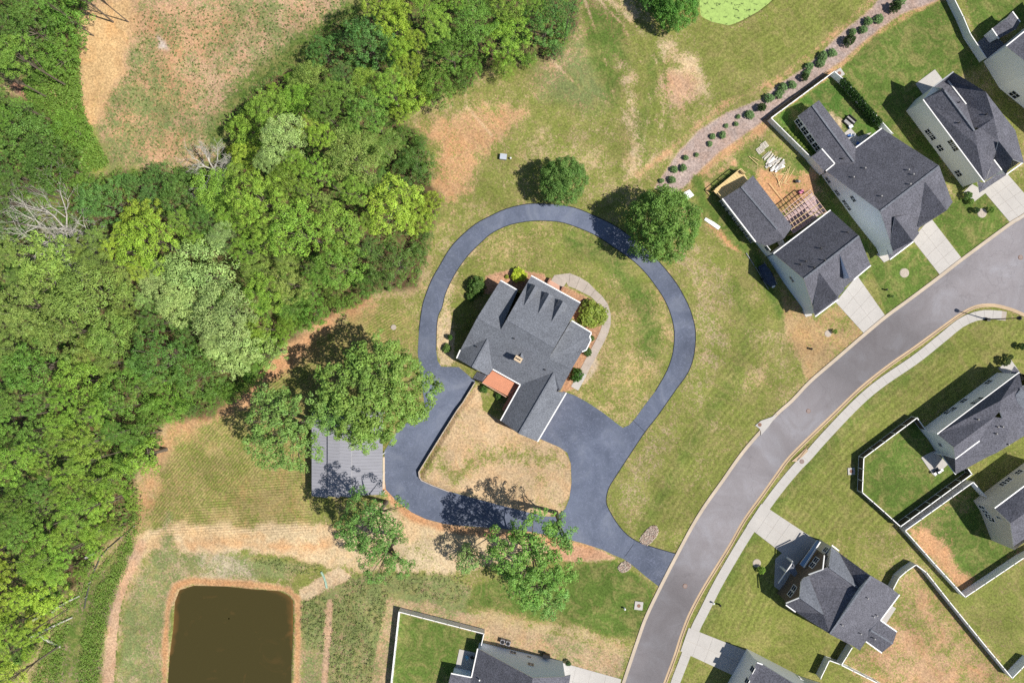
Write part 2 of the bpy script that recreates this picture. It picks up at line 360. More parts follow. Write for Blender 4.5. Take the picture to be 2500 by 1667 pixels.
pp([(1560, 620), (1720, 560), (1850, 680), (1960, 900), (1850, 1050), (1700, 1250), (1640, 1340), (1520, 1300), (1490, 1190), (1640, 980), (1710, 860), (1690, 720)], 30, TAN, OL, .66, jag=10)
pp([(1700, 590), (1800, 700), (1790, 860), (1700, 1010), (1600, 1170), (1560, 1290), (1530, 1290), (1500, 1200), (1640, 990), (1715, 860), (1700, 700), (1640, 620)], 14, (.46, .35, .22), OL, .55, jag=8)
pl([(1800, 700), (1830, 830), (1770, 960), (1690, 1080), (1620, 1200), (1570, 1290)], 26, 26, None, GR, .8, amt=.55, jag=14)
pl([(1850, 800), (1830, 940), (1750, 1060), (1700, 1160)], 44, 40, (.45, .35, .2), OL, .45, amt=.6, jag=26)
# loop lawn
pp([(1085, 740), (1200, 580), (1340, 545), (1500, 600), (1620, 700), (1640, 820), (1600, 950), (1510, 1040), (1400, 960), (1430, 800), (1350, 680), (1150, 670), (1080, 900), (1065, 850)], 16, (.49, .37, .19), OL, .56, jag=10)
pl([(1400, 590), (1500, 640), (1570, 730), (1590, 850)], 46, 30, None, GR, .75, jag=20)
pl([(1440, 860), (1450, 900), (1430, 930)], 16, 14, (.6, .5, .38), OL, .1)
pl([(1080, 770), (1095, 680), (1150, 600)], 30, 24, PALE, OL, .3)
pp([(1065, 860), (1060, 800), (1080, 740), (1110, 760), (1110, 890), (1075, 895)], 10, PALE, OL, .25)
# back lawn
BL = [(1115, 1000), (1025, 1155), (1030, 1172), (1095, 1198), (1280, 1250), (1340, 1262), (1375, 1245), (1392, 1210), (1395, 1130), (1370, 1092), (1320, 1070), (1225, 1030), (1180, 1000), (1165, 940)]
pp(BL, 8, (.52, .38, .23), OL, .2, jag=6)
pl([(1035, 1150), (1060, 1100), (1110, 1170), (1170, 1110), (1250, 1110), (1350, 1120)], 30, 30, None, OL, .6, jag=24)
# beds round the house
pp([(1185, 675), (1240, 658), (1330, 668), (1345, 700), (1180, 720)], 6, (.46, .27, .17), OL, .03, jag=5)
pp([(1345, 690), (1380, 700), (1440, 730), (1470, 800), (1440, 870), (1400, 950), (1370, 960), (1390, 860), (1440, 810), (1350, 740)], 6, (.46, .27, .16), OL, .03, jag=4)
# west field, mown
pp([(1010, 780), (930, 740), (780, 800), (700, 870), (560, 1010), (420, 1060), (350, 1300), (760, 1310), (780, 1200), (760, 1010), (900, 900), (1010, 860)], 20, STRAW, OL, .45, jag=20)
pl([(700, 860), (560, 990), (420, 1050), (390, 1120), (350, 1220), (320, 1310)], 40, 34, (.53, .31, .16), OL, .2, amt=.85, jag=26)
pl([(600, 985), (640, 930), (700, 880), (780, 810), (850, 740), (900, 730)], 36, 26, ORANGE, OL, .15, jag=24)
pp([(330, 1310), (400, 1280), (600, 1285), (790, 1270), (840, 1300), (930, 1230), (1010, 1270), (1230, 1300), (1400, 1330), (1410, 1350), (1060, 1400), (850, 1390), (820, 1390), (760, 1370), (600, 1345), (420, 1350), (330, 1360)], 16, (.60, .46, .28), OL, .1, jag=18)
pl([(940, 1190), (960, 1225), (1010, 1262), (1090, 1290), (1300, 1310), (1440, 1340)], 22, 14, ORANGE, OL, .05, jag=10)
pp([(1360, 1325), (1470, 1345), (1500, 1362), (1400, 1370), (1300, 1370)], 8, (.53, .31, .19), OL, .05, jag=6)
pp([(940, 1320), (1090, 1300), (1130, 1400), (1000, 1410), (900, 1390)], 22, PALE, OL, .3, jag=24)
pp([(410, 1250), (440, 1350), (640, 1360), (760, 1380), (700, 1410), (470, 1400), (430, 1430), (400, 1680), (290, 1690), (300, 1500), (350, 1390)], 14, (.46, .35, .22), MUT, .58, jag=12)
pp([(480, 1345), (620, 1350), (620, 1415), (480, 1405)], 20, (.5, .44, .32), MUT, .45, amt=.6, jag=20)
pl([(345, 1330), (310, 1400), (285, 1460), (275, 1560), (262, 1700)], 28, 8, (.55, .37, .24), OL, .08, jag=6)
pl([(318, 1410), (296, 1480), (287, 1560), (276, 1700)], 3, 5, None, GR, .7, jag=3)
pl([(400, 1690), (404, 1560), (412, 1470), (428, 1432), (470, 1418), (600, 1426), (700, 1438), (728, 1462), (728, 1560), (724, 1690)], 15, 12, (.52, .30, .15), OL, .08, jag=11)
pp([(730, 1440), (830, 1380), (860, 1410), (780, 1460), (740, 1470)], 8, (.55, .42, .27), OL, .08, jag=6)
pp([(740, 1470), (790, 1440), (900, 1400), (1080, 1400), (1150, 1440), (1130, 1500), (960, 1480), (920, 1700), (735, 1700)], 14, (.42, .30, .19), MUT, .62, jag=14)
pl([(805, 1470), (800, 1560), (790, 1690)], 14, 8, (.5, .34, .22), OL, .1, jag=8)
pp([(945, 1460), (1050, 1470), (1150, 1500), (1400, 1560), (1530, 1600), (1500, 1690), (900, 1690), (925, 1540)], 12, (.47, .34, .21), MUT, .35, jag=8)
pp([(1140, 1475), (1160, 1430), (1240, 1400), (1500, 1370), (1600, 1430), (1560, 1560), (1400, 1540), (1220, 1510)], 8, STRAW, GR, .76, jag=5)
pl([(1180, 1500), (1400, 1540), (1530, 1590)], 26, 22, TAN, OL, .3)
pp([(975, 1496), (1180, 1550), (1165, 1620), (1090, 1700), (955, 1700)], 4, STRAW, GR, .76, jag=3)
pl([(420, 1330), (560, 1322), (700, 1335), (800, 1330)], 10, 26, (.58, .33, .16), OL, .1, amt=.8, jag=36)
pl([(370, 1330), (400, 1300), (520, 1300), (640, 1315)], 14, 26, (.62, .42, .22), OL, .15, amt=.8, jag=36)
# verge and right-hand lots
pp([(1660, 1670), (1700, 1540), (1840, 1290), (2080, 1000), (2440, 775), (2560, 800), (2560, 900), (2430, 900), (2200, 1060), (2090, 1130), (2190, 1280), (2000, 1320), (1900, 1330), (2200, 1700), (1650, 1700)], 8, (.40, .30, .15), OL, .82, jag=6)
pp([(2110, 1120), (2235, 1025), (2300, 1100), (2370, 1150), (2200, 1285), (2108, 1200)], 5, STRAW, GR, .76, jag=4)
pp([(2215, 1296), (2378, 1178), (2410, 1220), (2480, 1330), (2500, 1362), (2358, 1455)], 6, (.46, .30, .17), GR, .62, jag=14)
pp([(2330, 1270), (2440, 1220), (2480, 1330), (2400, 1400)], 12, STRAW, GR, .76, jag=8)
pl([(2250, 1300), (2310, 1370), (2350, 1430)], 30, 26, ORANGE, OL, .2, jag=24)
pp([(2200, 1420), (2240, 1380), (2320, 1470), (2470, 1655), (2480, 1700), (2140, 1700), (2060, 1620), (2130, 1560), (2180, 1500)], 10, (.47, .31, .18), OL, .5, jag=18)
pp([(2190, 1540), (2300, 1560), (2360, 1700), (2120, 1700), (2130, 1620)], 34, (.50, .32, .19), OL, .28, amt=.9, jag=40)
pl([(2250, 1460), (2290, 1540), (2400, 1660)], 22, 34, (.48, .30, .17), OL, .35, amt=.8, jag=34)
pp([(2270, 1395), (2360, 1460), (2500, 1370), (2560, 1370), (2560, 1700), (2480, 1660), (2330, 1480)], 10, (.42, .30, .18), OL, .72, jag=20)
pl([(1690, 1560), (1725, 1495), (1840, 1300), (1960, 1150), (2100, 1000), (2300, 840)], 40, 24, None, GR, .85, amt=.6)
# forest floor last
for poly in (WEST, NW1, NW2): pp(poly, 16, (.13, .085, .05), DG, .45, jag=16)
pp([(25, 185), (70, 200), (110, 240), (80, 250), (20, 215)], 10, (.33, .18, .12), MUT, .15)
pp([(100, 1690), (140, 1560), (200, 1440), (320, 1290), (330, 1330), (290, 1420), (250, 1560), (240, 1690)], 14, (.38, .26, .2), GR, .6, jag=14)
cov = np.clip(cov + .06, 0, 1); soil *= .83
mowP = np.zeros(PX.shape); mowA = np.zeros(PX.shape)
def mow(poly, lines, spacing, amp):
    d = np.minimum.reduce([sline(q, 0) for q in lines]); a = np.clip(.5 - sdist(poly) / 24, 0, 1) * amp * np.clip(NB * 1.6, .2, 1.2)
    m_ = a > 0; mowP[m_] = (d / spacing)[m_]; mowA[:] = np.maximum(mowA, a)
mow([(410, 1130), (440, 1060), (580, 1000), (700, 870), (800, 800), (950, 740), (1000, 790), (960, 880), (760, 1000), (760, 1300), (360, 1310), (380, 1200)], [[(330, 1330), (800, 1300)], [(330, 1290), (560, 1010), (760, 850), (960, 730)]], 6.4, .30)
POND = [(396, 1720), (404, 1600), (412.5, 1535), (417, 1468), (430, 1434), (470, 1421), (551, 1423), (618, 1430), (680, 1434), (707, 1446), (722.8, 1463), (722.8, 1535), (716, 1720)]
ALGAE = [(1690, -90), (1704, 43), (1718, 52), (1737, 61), (1780, 70), (1800, 64), (1819, 55), (1857, 34), (1885, 12), (1915, -20), (1930, -90)]
Z = np.zeros(PX.shape)
for poly in (POND, ALGAE):
    d = sdist(poly); Z = np.minimum(Z, np.clip(-(d + 5) / 10, 0, 1) * -.6)
d = sdist(BL); wd = sline([(1100, 1015), (1025, 1155), (1033, 1176), (1095, 1200)], 0)
Z = Z + np.where(d < -2, np.clip(.7 * (1 - wd / 160), 0, .7) * np.clip(-d / 12, 0, 1), 0)
kx = (PX - 1250) / PPM; ky = -(PY - 833.5) / PPM
Vg = np.stack([kx.ravel(), ky.ravel(), Z.ravel()], 1)
idx = np.arange(NX * NY).reshape(NY, NX)
Q = np.stack([idx[:-1, :-1], idx[1:, :-1], idx[1:, 1:], idx[:-1, 1:]], -1).reshape(-1, 4)
mow([(1520, 1300), (1600, 1170), (1700, 1000), (1790, 860), (1800, 700), (1850, 760), (1900, 860), (1840, 1040), (1700, 1240), (1620, 1340)], [[(1512, 1700), (1615, 1425), (1691, 1281), (1801, 1119), (1933, 977), (2109, 816)]], 15, .13)
mow([(1700, 1540), (1860, 1290), (2090, 1010), (2440, 780), (2540, 800), (2430, 900), (2200, 1060), (2090, 1130), (2190, 1280), (2000, 1320), (1880, 1540)], [[(1624, 1665), (1749, 1384), (1898, 1156), (2035, 1011), (2234, 848), (2382, 749)]], 15, .15)
mow([(1700, 80), (2100, -60), (2060, 70), (1900, 200), (1740, 270)], [[(1600, 460), (1775, 275), (1980, 153), (2130, 20), (2240, -80)]], 14, .10)
# a wide apron joined to the rim
cs = [(G0x, G0y), (G1x, G0y), (G1x, G1y), (G0x, G1y)]; ci = [idx[0, 0], idx[0, -1], idx[-1, -1], idx[-1, 0]]
far = [((x - 1250) / PPM * 14, -(y - 833.5) / PPM * 14, 0) for x, y in cs]; nb = len(Vg)
Vg = np.vstack([Vg, np.array(far)])
me = bpy.data.meshes.new('ground')
faces = Q.tolist() + [[int(ci[(k + 1) % 4]), int(ci[k]), nb + k, nb + (k + 1) % 4] for k in range(4)]
me.from_pydata(Vg.tolist(), [], faces)
def cattr(me, name, arr):
    a = me.attributes.new(name, 'FLOAT_COLOR', 'POINT'); a.data.foreach_set('color', arr.astype(np.float32).ravel())
s4 = np.concatenate([soil.reshape(-1, 3), np.ones((NX * NY, 1))], 1); v4 = np.concatenate([veg.reshape(-1, 3), cov.reshape(-1, 1)], 1)
s4 = np.vstack([s4, np.tile([*TAN, 1], (4, 1))]); v4 = np.vstack([v4, np.tile([*OL, .7], (4, 1))])
cattr(me, 'soil', s4); cattr(me, 'veg', v4)
mowA *= .8
mw = np.zeros((NX * NY + 4, 4)); mw[:-4, 0] = mowP.ravel(); mw[:-4, 1] = mowA.ravel(); cattr(me, 'mow', mw)
ground = link(bpy.data.objects.new('ground', me)); tag(ground, 'mown grass, bare red clay and forest floor', kind='structure')
m = bpy.data.materials.new('earth_and_grass'); m.use_nodes = True; me.materials.append(m)
n = m.node_tree.nodes; l = m.node_tree.links; p = n['Principled BSDF']; p.inputs['Roughness'].default_value = .95
p.inputs['Specular IOR Level'].default_value = .1
a1 = n.new('ShaderNodeAttribute'); a1.attribute_name = 'soil'; a2 = n.new('ShaderNodeAttribute'); a2.attribute_name = 'veg'
g = rotated(n, l)
def nz(s, d, r, dist=0):
    x = n.new('ShaderNodeTexNoise'); x.inputs['Scale'].default_value = s; x.inputs['Detail'].default_value = d
    x.inputs['Roughness'].default_value = r; x.inputs['Distortion'].default_value = dist; l.new(g.outputs[0], x.inputs['Vector']); return x
def mth(op, a, b=None, c=None):
    x = n.new('ShaderNodeMath'); x.operation = op
    for k, v in enumerate((a, b, c)):
        if v is None: continue
        if isinstance(v, (int, float)): x.inputs[k].default_value = v
        else: l.new(v, x.inputs[k])
    return x.outputs[0]
n1 = nz(.42, 6, .72, .4); n2 = nz(1.5, 4, .75, .3); n3 = nz(3.4, 3, .75)
mix = mth('ADD', mth('MULTIPLY', n1.outputs['Fac'], .28), mth('ADD', mth('MULTIPLY', n2.outputs['Fac'], .32), mth('MULTIPLY', n3.outputs['Fac'], .40)))
inv = mth('SUBTRACT', 1.0, a2.outputs['Alpha'])
thr = mth('ADD', mth('MULTIPLY', inv, .34), .335)
fac = n.new('ShaderNodeMapRange'); fac.interpolation_type = 'SMOOTHSTEP'
l.new(mth('SUBTRACT', mix, thr), fac.inputs[0]); fac.inputs[1].default_value = -.05; fac.inputs[2].default_value = .06
mx = n.new('ShaderNodeMix'); mx.data_type = 'RGBA'; l.new(fac.outputs[0], mx.inputs[0]); sh = n.new('ShaderNodeMix'); sh.data_type = 'RGBA'; sh.blend_type = 'MULTIPLY'; sh.inputs[7].default_value = (1.12, .84, .62, 1)
n7 = nz(.22, 6, .7, 1.0); f7 = n.new('ShaderNodeMapRange'); l.new(n7.outputs['Fac'], f7.inputs[0]); f7.inputs[1].default_value = .45; f7.inputs[2].default_value = .68; f7.inputs[4].default_value = .42
l.new(f7.outputs[0], sh.inputs[0]); l.new(a1.outputs['Color'], sh.inputs[6]); l.new(sh.outputs[2], mx.inputs[6])
n5 = nz(.34, 7, .7, 1.2); f5 = n.new('ShaderNodeMapRange'); f5.interpolation_type = 'SMOOTHSTEP'; l.new(n5.outputs['Fac'], f5.inputs[0])
f5.inputs[1].default_value = .42; f5.inputs[2].default_value = .66; f5.inputs[3].default_value = 0; f5.inputs[4].default_value = .62
sm = n.new('ShaderNodeMix'); sm.data_type = 'RGBA'; sm.inputs[7].default_value = (.255, .215, .085, 1)
l.new(f5.outputs[0], sm.inputs[0]); l.new(a2.outputs['Color'], sm.inputs[6]); l.new(sm.outputs[2], mx.inputs[7])
n4 = nz(.12, 5, .65, .6)
n6 = nz(3.0, 2, .9)
m6 = n.new('ShaderNodeMapRange'); m6.inputs[1].default_value = .34; m6.inputs[2].default_value = .66; m6.inputs[3].default_value = .70; m6.inputs[4].default_value = 1.30
l.new(n6.outputs['Fac'], m6.inputs[0]); v1 = m6.outputs[0]; v2 = mth('ADD', mth('MULTIPLY', n4.outputs['Fac'], 1.0), .50)
v3 = mth('ADD', mth('MULTIPLY', n2.outputs['Fac'], .5), .75)
mm = n.new('ShaderNodeMix'); mm.data_type = 'RGBA'; mm.blend_type = 'MULTIPLY'; mm.inputs[0].default_value = 1
l.new(mx.outputs[2], mm.inputs[6]); a3 = n.new('ShaderNodeAttribute'); a3.attribute_name = 'mow'; s3 = n.new('ShaderNodeSeparateColor'); l.new(a3.outputs['Color'], s3.inputs[0])
wv = mth('SINE', mth('ADD', mth('MULTIPLY', s3.outputs[0], 6.2832), mth('MULTIPLY', n4.outputs['Fac'], 3.0)))
v4_ = mth('ADD', mth('MULTIPLY', wv, s3.outputs[1]), 1.0)
l.new(mth('MULTIPLY', mth('MULTIPLY', mth('MULTIPLY', v1, v2), v3), v4_), mm.inputs[7]); l.new(mm.outputs[2], p.inputs['Base Color'])
bp = n.new('ShaderNodeBump'); bp.inputs['Strength'].default_value = .55; bp.inputs['Distance'].default_value = .12
l.new(mix, bp.inputs['Height']); l.new(bp.outputs[0], p.inputs['Normal'])

def sheet(name, outer, z, material, holes=(), label=None, kind='structure', parent=None):
    loops = [[at(q[0], q[1]) for q in outer]] + [[at(q[0], q[1]) for q in h] for h in holes]
    vs = [v for lp in loops for v in lp]; tris = tessellate_polygon([[Vector((v.x, v.y, 0)) for v in lp] for lp in loops])
    me = bpy.data.meshes.new(name)
    fs = []
    for t in tris:
        a, b, c = (vs[i] for i in t)
        if (b - a).cross(c - a).z < 0: t = (t[0], t[2], t[1])
        fs.append(tuple(t))
    me.from_pydata([(v.x, v.y, z) for v in vs], [], fs); me.materials.append(material)
    o = link(bpy.data.objects.new(name, me), parent)
    if kind: tag(o, label, kind=kind)
    return o
def smooth(pts, closed=True, n=3):
    out = []; m = len(pts)
    for i in range(m if closed else m - 1):
        P = [Vector(pts[(i + k) % m][:2]) if closed else Vector(pts[min(max(i + k, 0), m - 1)][:2]) for k in (-1, 0, 1, 2)]
        for s in range(n):
            t = s / n
            q = .5 * ((2 * P[1]) + (P[2] - P[0]) * t + (2 * P[0] - 5 * P[1] + 4 * P[2] - P[3]) * t * t + (3 * P[1] - P[0] - 3 * P[2] + P[3]) * t ** 3)
            out.append((q.x, q.y))
    if not closed: out.append(tuple(pts[-1][:2]))
    return out
# water
def water(name, poly, z, deep, shallow, dots, label):
    m = bpy.data.materials.new(name); m.use_nodes = True; n = m.node_tree.nodes; l = m.node_tree.links; p = n['Principled BSDF']
    p.inputs['Roughness'].default_value = .12 if not dots else .8; p.inputs['Specular IOR Level'].default_value = .4
    g = rotated(n, l); at1 = n.new('ShaderNodeAttribute'); at1.attribute_name = 'depth'
    def N_(sc, d, dist=0):
        x = n.new('ShaderNodeTexNoise'); x.inputs['Scale'].default_value = sc; x.inputs['Detail'].default_value = d; x.inputs['Distortion'].default_value = dist
        l.new(g.outputs[0], x.inputs['Vector']); return x
    x = N_(.22, 7, 1.2); mr = n.new('ShaderNodeMapRange'); mr.inputs[1].default_value = .3; mr.inputs[2].default_value = .7; mr.inputs[3].default_value = -.07; mr.inputs[4].default_value = .25
    l.new(x.outputs['Fac'], mr.inputs[0]); ad = n.new('ShaderNodeMath'); ad.operation = 'ADD'; ad.use_clamp = True; l.new(at1.outputs['Fac'], ad.inputs[0]); l.new(mr.outputs[0], ad.inputs[1])
    mx = n.new('ShaderNodeMix'); mx.data_type = 'RGBA'; mx.inputs[6].default_value = (*shallow, 1); mx.inputs[7].default_value = (*deep, 1); l.new(ad.outputs[0], mx.inputs[0]); out = mx.outputs[2]
    if dots:
        y = N_(1.6, 5, .8); r = n.new('ShaderNodeValToRGB'); e = r.color_ramp.elements; e[0].position = .33; e[0].color = (.12, .14, .1, 1); e[1].position = .40; e[1].color = (.9, .9, .9, 1)
        w = r.color_ramp.elements.new(.62); w.color = (1.12, 1.12, 1.1, 1); l.new(y.outputs['Fac'], r.inputs[0])
        m2 = n.new('ShaderNodeMix'); m2.data_type = 'RGBA'; m2.blend_type = 'MULTIPLY'; m2.inputs[0].default_value = 1; l.new(out, m2.inputs[6]); l.new(r.outputs[0], m2.inputs[7]); out = m2.outputs[2]
    else:
        b_ = N_(2.2, 3); bp = n.new('ShaderNodeBump'); bp.inputs['Strength'].default_value = .25; bp.inputs['Distance'].default_value = .05; l.new(b_.outputs['Fac'], bp.inputs['Height']); l.new(bp.outputs[0], p.inputs['Normal'])
    l.new(out, p.inputs['Base Color'])
    ks = (1.03, .97, .92, .84, .7, .01); dv = (0, .12, .72, .97, 1, 1); V_ = []; D_ = []; F_ = []; q = smooth(poly, True, 3); nn = len(q)
    for k, d in zip(ks, dv): V_ += [tuple(at(*t)[:2]) + (z,) for t in grow(q, k)]; D_ += [d] * nn
    for i in range(len(ks) - 1):
        for j in range(nn): F_.append((i * nn + j, (i + 1) * nn + j, (i + 1) * nn + (j + 1) % nn, i * nn + (j + 1) % nn))
    me = bpy.data.meshes.new(name); me.from_pydata(V_, [], F_); me.materials.append(m); a_ = me.attributes.new('depth', 'FLOAT', 'POINT'); a_.data.foreach_set('value', D_)
    return tag(link(bpy.data.objects.new(name, me)), label, kind='structure')
def grow(poly, k):
    c = Vector((sum(p[0] for p in poly) / len(poly), sum(p[1] for p in poly) / len(poly)))
    return [tuple(c + (Vector(p) - c) * k) for p in poly]
water('pond_water', POND, -.22, (.052, .042, .012), (.30, .13, .04), 0, 'murky brown retention pond water')
water('algae_water', ALGAE, -.2, (.30, .42, .11), (.27, .36, .10), 1, 'pond covered by bright green duckweed')

# ---------------------------------------------------------------- road, kerbs, walks, drives
LEFT = [(1512, 1700), (1522, 1665), (1558, 1558), (1578.6, 1501.7), (1615.6, 1425), (1655, 1348.6), (1691, 1281.6), (1724.5, 1228), (1762.8, 1174.5),
        (1801, 1119.6), (1836.7, 1075), (1895.4, 1011), (1933, 977.6), (1976.5, 931.6), (2029.5, 885.7), (2078.6, 843.3), (2109.8, 816.5),
        (2163.4, 771.9), (2221.4, 729.5), (2292.9, 675.9), (2350.9, 631), (2465, 547), (2500, 525), (2620, 440)]
RIGHT = [(1612, 1700), (1624.5, 1665), (1650, 1596), (1662.8, 1555.3), (1683.2, 1501.7), (1713.8, 1443), (1749.5, 1384.3), (1782.7, 1330.8),
         (1818.4, 1268), (1862, 1207.7), (1898, 1156.6), (1928.6, 1115.8), (1984.7, 1060), (2035.7, 1011), (2101, 948), (2168, 894.6),
         (2234.8, 848), (2301.8, 799), (2346.4, 767.4), (2382, 749.6), (2417.9, 745.5), (2453.6, 751.8), (2500, 769.6), (2620, 830)]
LS, RS = smooth(LEFT, False, 4), smooth(RIGHT, False, 4)
road = sheet('road', LS + RS[::-1], .02, M_road, label='curving two lane grey asphalt street')
def offs(line, d):
    out = []
    for i, p in enumerate(line):
        a = Vector(line[max(i - 1, 0)]); b = Vector(line[min(i + 1, len(line) - 1)]); t = (b - a).normalized()
        out.append((p[0] - t.y * d, p[1] + t.x * d))
    return out
def strip(name, line, d0, d1, z0, z1, material, label, parent=None):
    a = offs(line, d0); b = offs(line, d1); mb = MB()
    for i in range(len(line) - 1):
        q = [at(*a[i]), at(*a[i + 1]), at(*b[i + 1]), at(*b[i])]
        if (q[1] - q[0]).cross(q[2] - q[0]).z < 0: q = [q[0], q[3], q[2], q[1]]
        mb.poly([(v.x, v.y, z1) for v in q])
        for s, t in ((a[i], a[i + 1]), (b[i], b[i + 1])):
            u, v = at(*s), at(*t); mb.poly([(u.x, u.y, z0), (v.x, v.y, z0), (v.x, v.y, z1), (u.x, u.y, z1)])
    return mb.build(name, material, parent)
for line, sgn, mt, lb in ((LS, 1, M_curb2, 'pale concrete kerb along the outer side of the street'), (RS, -1, M_curb, 'tan stained concrete kerb along the sidewalk side of the street')):
    k = empty('curb', label=lb, kind='structure')
    strip('gutter_pan', line, sgn * 4.6, -sgn * 1.2, -.02, .034, mt, '', k)
    strip('curb_top', line, -sgn * 1.2, -sgn * 3.8, -.02, .14, mt, '', k)
def slab_parts(quad, nu, nv, parent, z=.045, material=M_conc, gap=.014):
    bm_ = MB(); bm_.prism([tuple(at(*q)[:2]) for q in quad], -.05, z - .02); bm_.build('joint_bed', M_conc2, parent)
    P = [at(*q) for q in quad]
    def b(u, v): return P[0].lerp(P[1], u).lerp(P[3].lerp(P[2], u), v)
    lu = (P[1] - P[0]).length; lv = (P[3] - P[0]).length; gu = gap / lu; gv = gap / lv
    for i in range(nu):
        for j in range(nv):
            q = [b((i) / nu + gu, j / nv + gv), b((i + 1) / nu - gu, j / nv + gv), b((i + 1) / nu - gu, (j + 1) / nv - gv), b(i / nu + gu, (j + 1) / nv - gv)]
            mb = MB(); mb.prism([(v.x, v.y) for v in q], -.05, z + random.uniform(-.004, .004)); mb.build('slab', material, parent)
SIDE = smooth([(1640, 1700), (1648.7, 1665), (1670.4, 1608.8), (1696, 1537.4), (1718.9, 1491.5), (1749.5, 1430.3), (1790.3, 1358.8), (1831.6, 1291.8), (1869.9, 1235.7),
               (1908, 1184.7), (1949, 1136.2), (1972, 1113.3), (2010, 1069.9), (2090, 986), (2150, 934.8), (2234.8, 876.8), (2301.8, 823.2), (2346.4, 787.5),
               (2391, 769.6), (2431, 769.0), (2456, 772)], False, 6)
sw = empty('sidewalk', label='pale concrete sidewalk of jointed slabs beside the street', kind='structure')
def resample(line, step):
    out = [Vector(line[0])]; acc = 0
    for i in range(len(line) - 1):
        a, b = Vector(line[i]), Vector(line[i + 1]); L = (b - a).length; t = step - acc
        while t <= L: out.append(a + (b - a) * (t / L)); t += step
        acc = (acc + L) % step
    return out
rs = resample(SIDE, 21.0)
strip('joint_bed', SIDE, 11, -11, -.05, .07, M_conc2, '', sw)
lo, hi = offs([tuple(v) for v in rs], 11.3), offs([tuple(v) for v in rs], -11.3)
for i in range(len(rs) - 1):
    g_ = .009
    q = [Vector(lo[i]).lerp(Vector(lo[i + 1]), g_), Vector(lo[i]).lerp(Vector(lo[i + 1]), 1 - g_), Vector(hi[i]).lerp(Vector(hi[i + 1]), 1 - g_), Vector(hi[i]).lerp(Vector(hi[i + 1]), g_)]
    mb = MB(); mb.prism([tuple(at(*v)[:2]) for v in q], -.05, .09 + random.uniform(-.004, .004)); mb.build('slab', M_conc, sw)
def drive(quad, nu, nv, label, z=.05):
    e = empty('driveway', label=label, kind='structure'); slab_parts(quad, nu, nv, e, z); return e
drive([(2040, 738), (2092, 672), (2160, 769), (2108, 813)], 2, 4, 'pale concrete driveway of the house with the unfinished rear deck')
drive([(2226, 584), (2272, 532), (2348, 631), (2295, 672)], 2, 4, 'pale concrete driveway of the house with the hedge in its yard')
drive([(2400, 466), (2455, 420), (2535, 512), (2467, 545)], 3, 4, 'wide pale concrete driveway in the upper right corner')
drive([(1822.5, 1283), (1858, 1229), (2000, 1323), (1955, 1385)], 2, 6, 'concrete driveway shaded by the brown fronted house', .11)
drive([(1661, 1588), (1681, 1531), (1830, 1590), (1806, 1655)], 2, 5, 'concrete driveway shaded by the house on the bottom edge', .11)
drive([(1370, 1616), (1517, 1657), (1505, 1700), (1350, 1700)], 4, 2, 'white concrete driveway on the bottom edge left of the street')
OUT = [(1022.9, 807), (1030.6, 751), (1039.5, 720.4), (1054.8, 682), (1076.5, 643.9), (1094.4, 613.3), (1117.3, 585.2), (1158.2, 549.5), (1195, 529), (1237.2, 510),
       (1288.3, 498.5), (1339.3, 498.5), (1377.6, 502.3), (1413.3, 511.2), (1466.8, 534.2), (1510, 557), (1560, 594), (1600, 630.6), (1625.5, 658.7), (1651, 691.8),
       (1667.6, 720), (1685, 757), (1697.5, 808), (1694, 865), (1680, 908), (1650.5, 950), (1627.5, 983), (1602, 1018.9), (1574, 1054.6), (1538.3, 1108), (1500, 1166.8),
       (1484.7, 1193.9), (1479.6, 1222), (1487, 1245), (1513, 1286), (1543, 1314), (1581, 1331), (1648.5, 1351)]
OUT2 = [(1608.5, 1431), (1578.6, 1408), (1542.9, 1378), (1522.4, 1364), (1497, 1353.7), (1471, 1341), (1418, 1324), (1364.8, 1311), (1280.6, 1295), (1204, 1288),
        (1127.6, 1283), (1084, 1278), (1038.3, 1266), (1005, 1250), (968.4, 1222.4), (942, 1194.4), (938, 1150), (939, 1100), (970, 1050), (1006, 1022), (1030, 1006),
        (1036, 985), (1031, 940), (1024, 900), (1020, 860)]
INN = [(1065, 855), (1066, 800), (1070, 770), (1079, 751), (1087, 718), (1102, 685), (1120, 654), (1145, 621), (1178.6, 587.8), (1204, 567.3), (1247.5, 548.2), (1301, 539.3),
       (1344.4, 539.8), (1377.6, 544.4), (1421, 559.7), (1459, 577.5), (1505, 608), (1548.5, 638.8), (1579, 669.4), (1600, 697), (1620, 727), (1637, 765), (1646.5, 810),
       (1643, 860), (1628, 906), (1600, 955)]
INN2 = [(1574, 989), (1552, 1020), (1535.7, 1037.8), (1520.4, 1044), (1505, 1033), (1472, 1007), (1433.7, 981.6), (1403, 965), (1375, 955), (1312, 1068),
        (1367, 1092), (1385, 1104.6), (1394, 1132), (1395.4, 1178.6), (1390, 1217), (1380, 1242), (1357, 1261), (1329, 1260), (1293, 1251), (1230, 1234.7), (1143, 1211.7), (1097, 1199),
        (1028, 1172), (1021.7, 1165), (1020.4, 1150.5), (1084, 1047), (1130, 975), (1160, 930), (1120, 896), (1077, 895), (1068, 880)]
drv = sheet('asphalt_driveway', smooth(OUT, False, 3) + OUT2, .03, M_drive, holes=[smooth(INN, False, 3) + INN2], label='dark blue sealed asphalt drive looping round the central house')
M_dirtedge = mat('dark_tar_edge', (.02, .022, .03), .9, .2)
strip('drive_edge', smooth(OUT, False, 3), -1.2, .6, .0, .045, M_dirtedge, '').parent = drv
strip('drive_edge', smooth(INN[:26], False, 3), .9, -.6, .0, .045, M_dirtedge, '').parent = drv
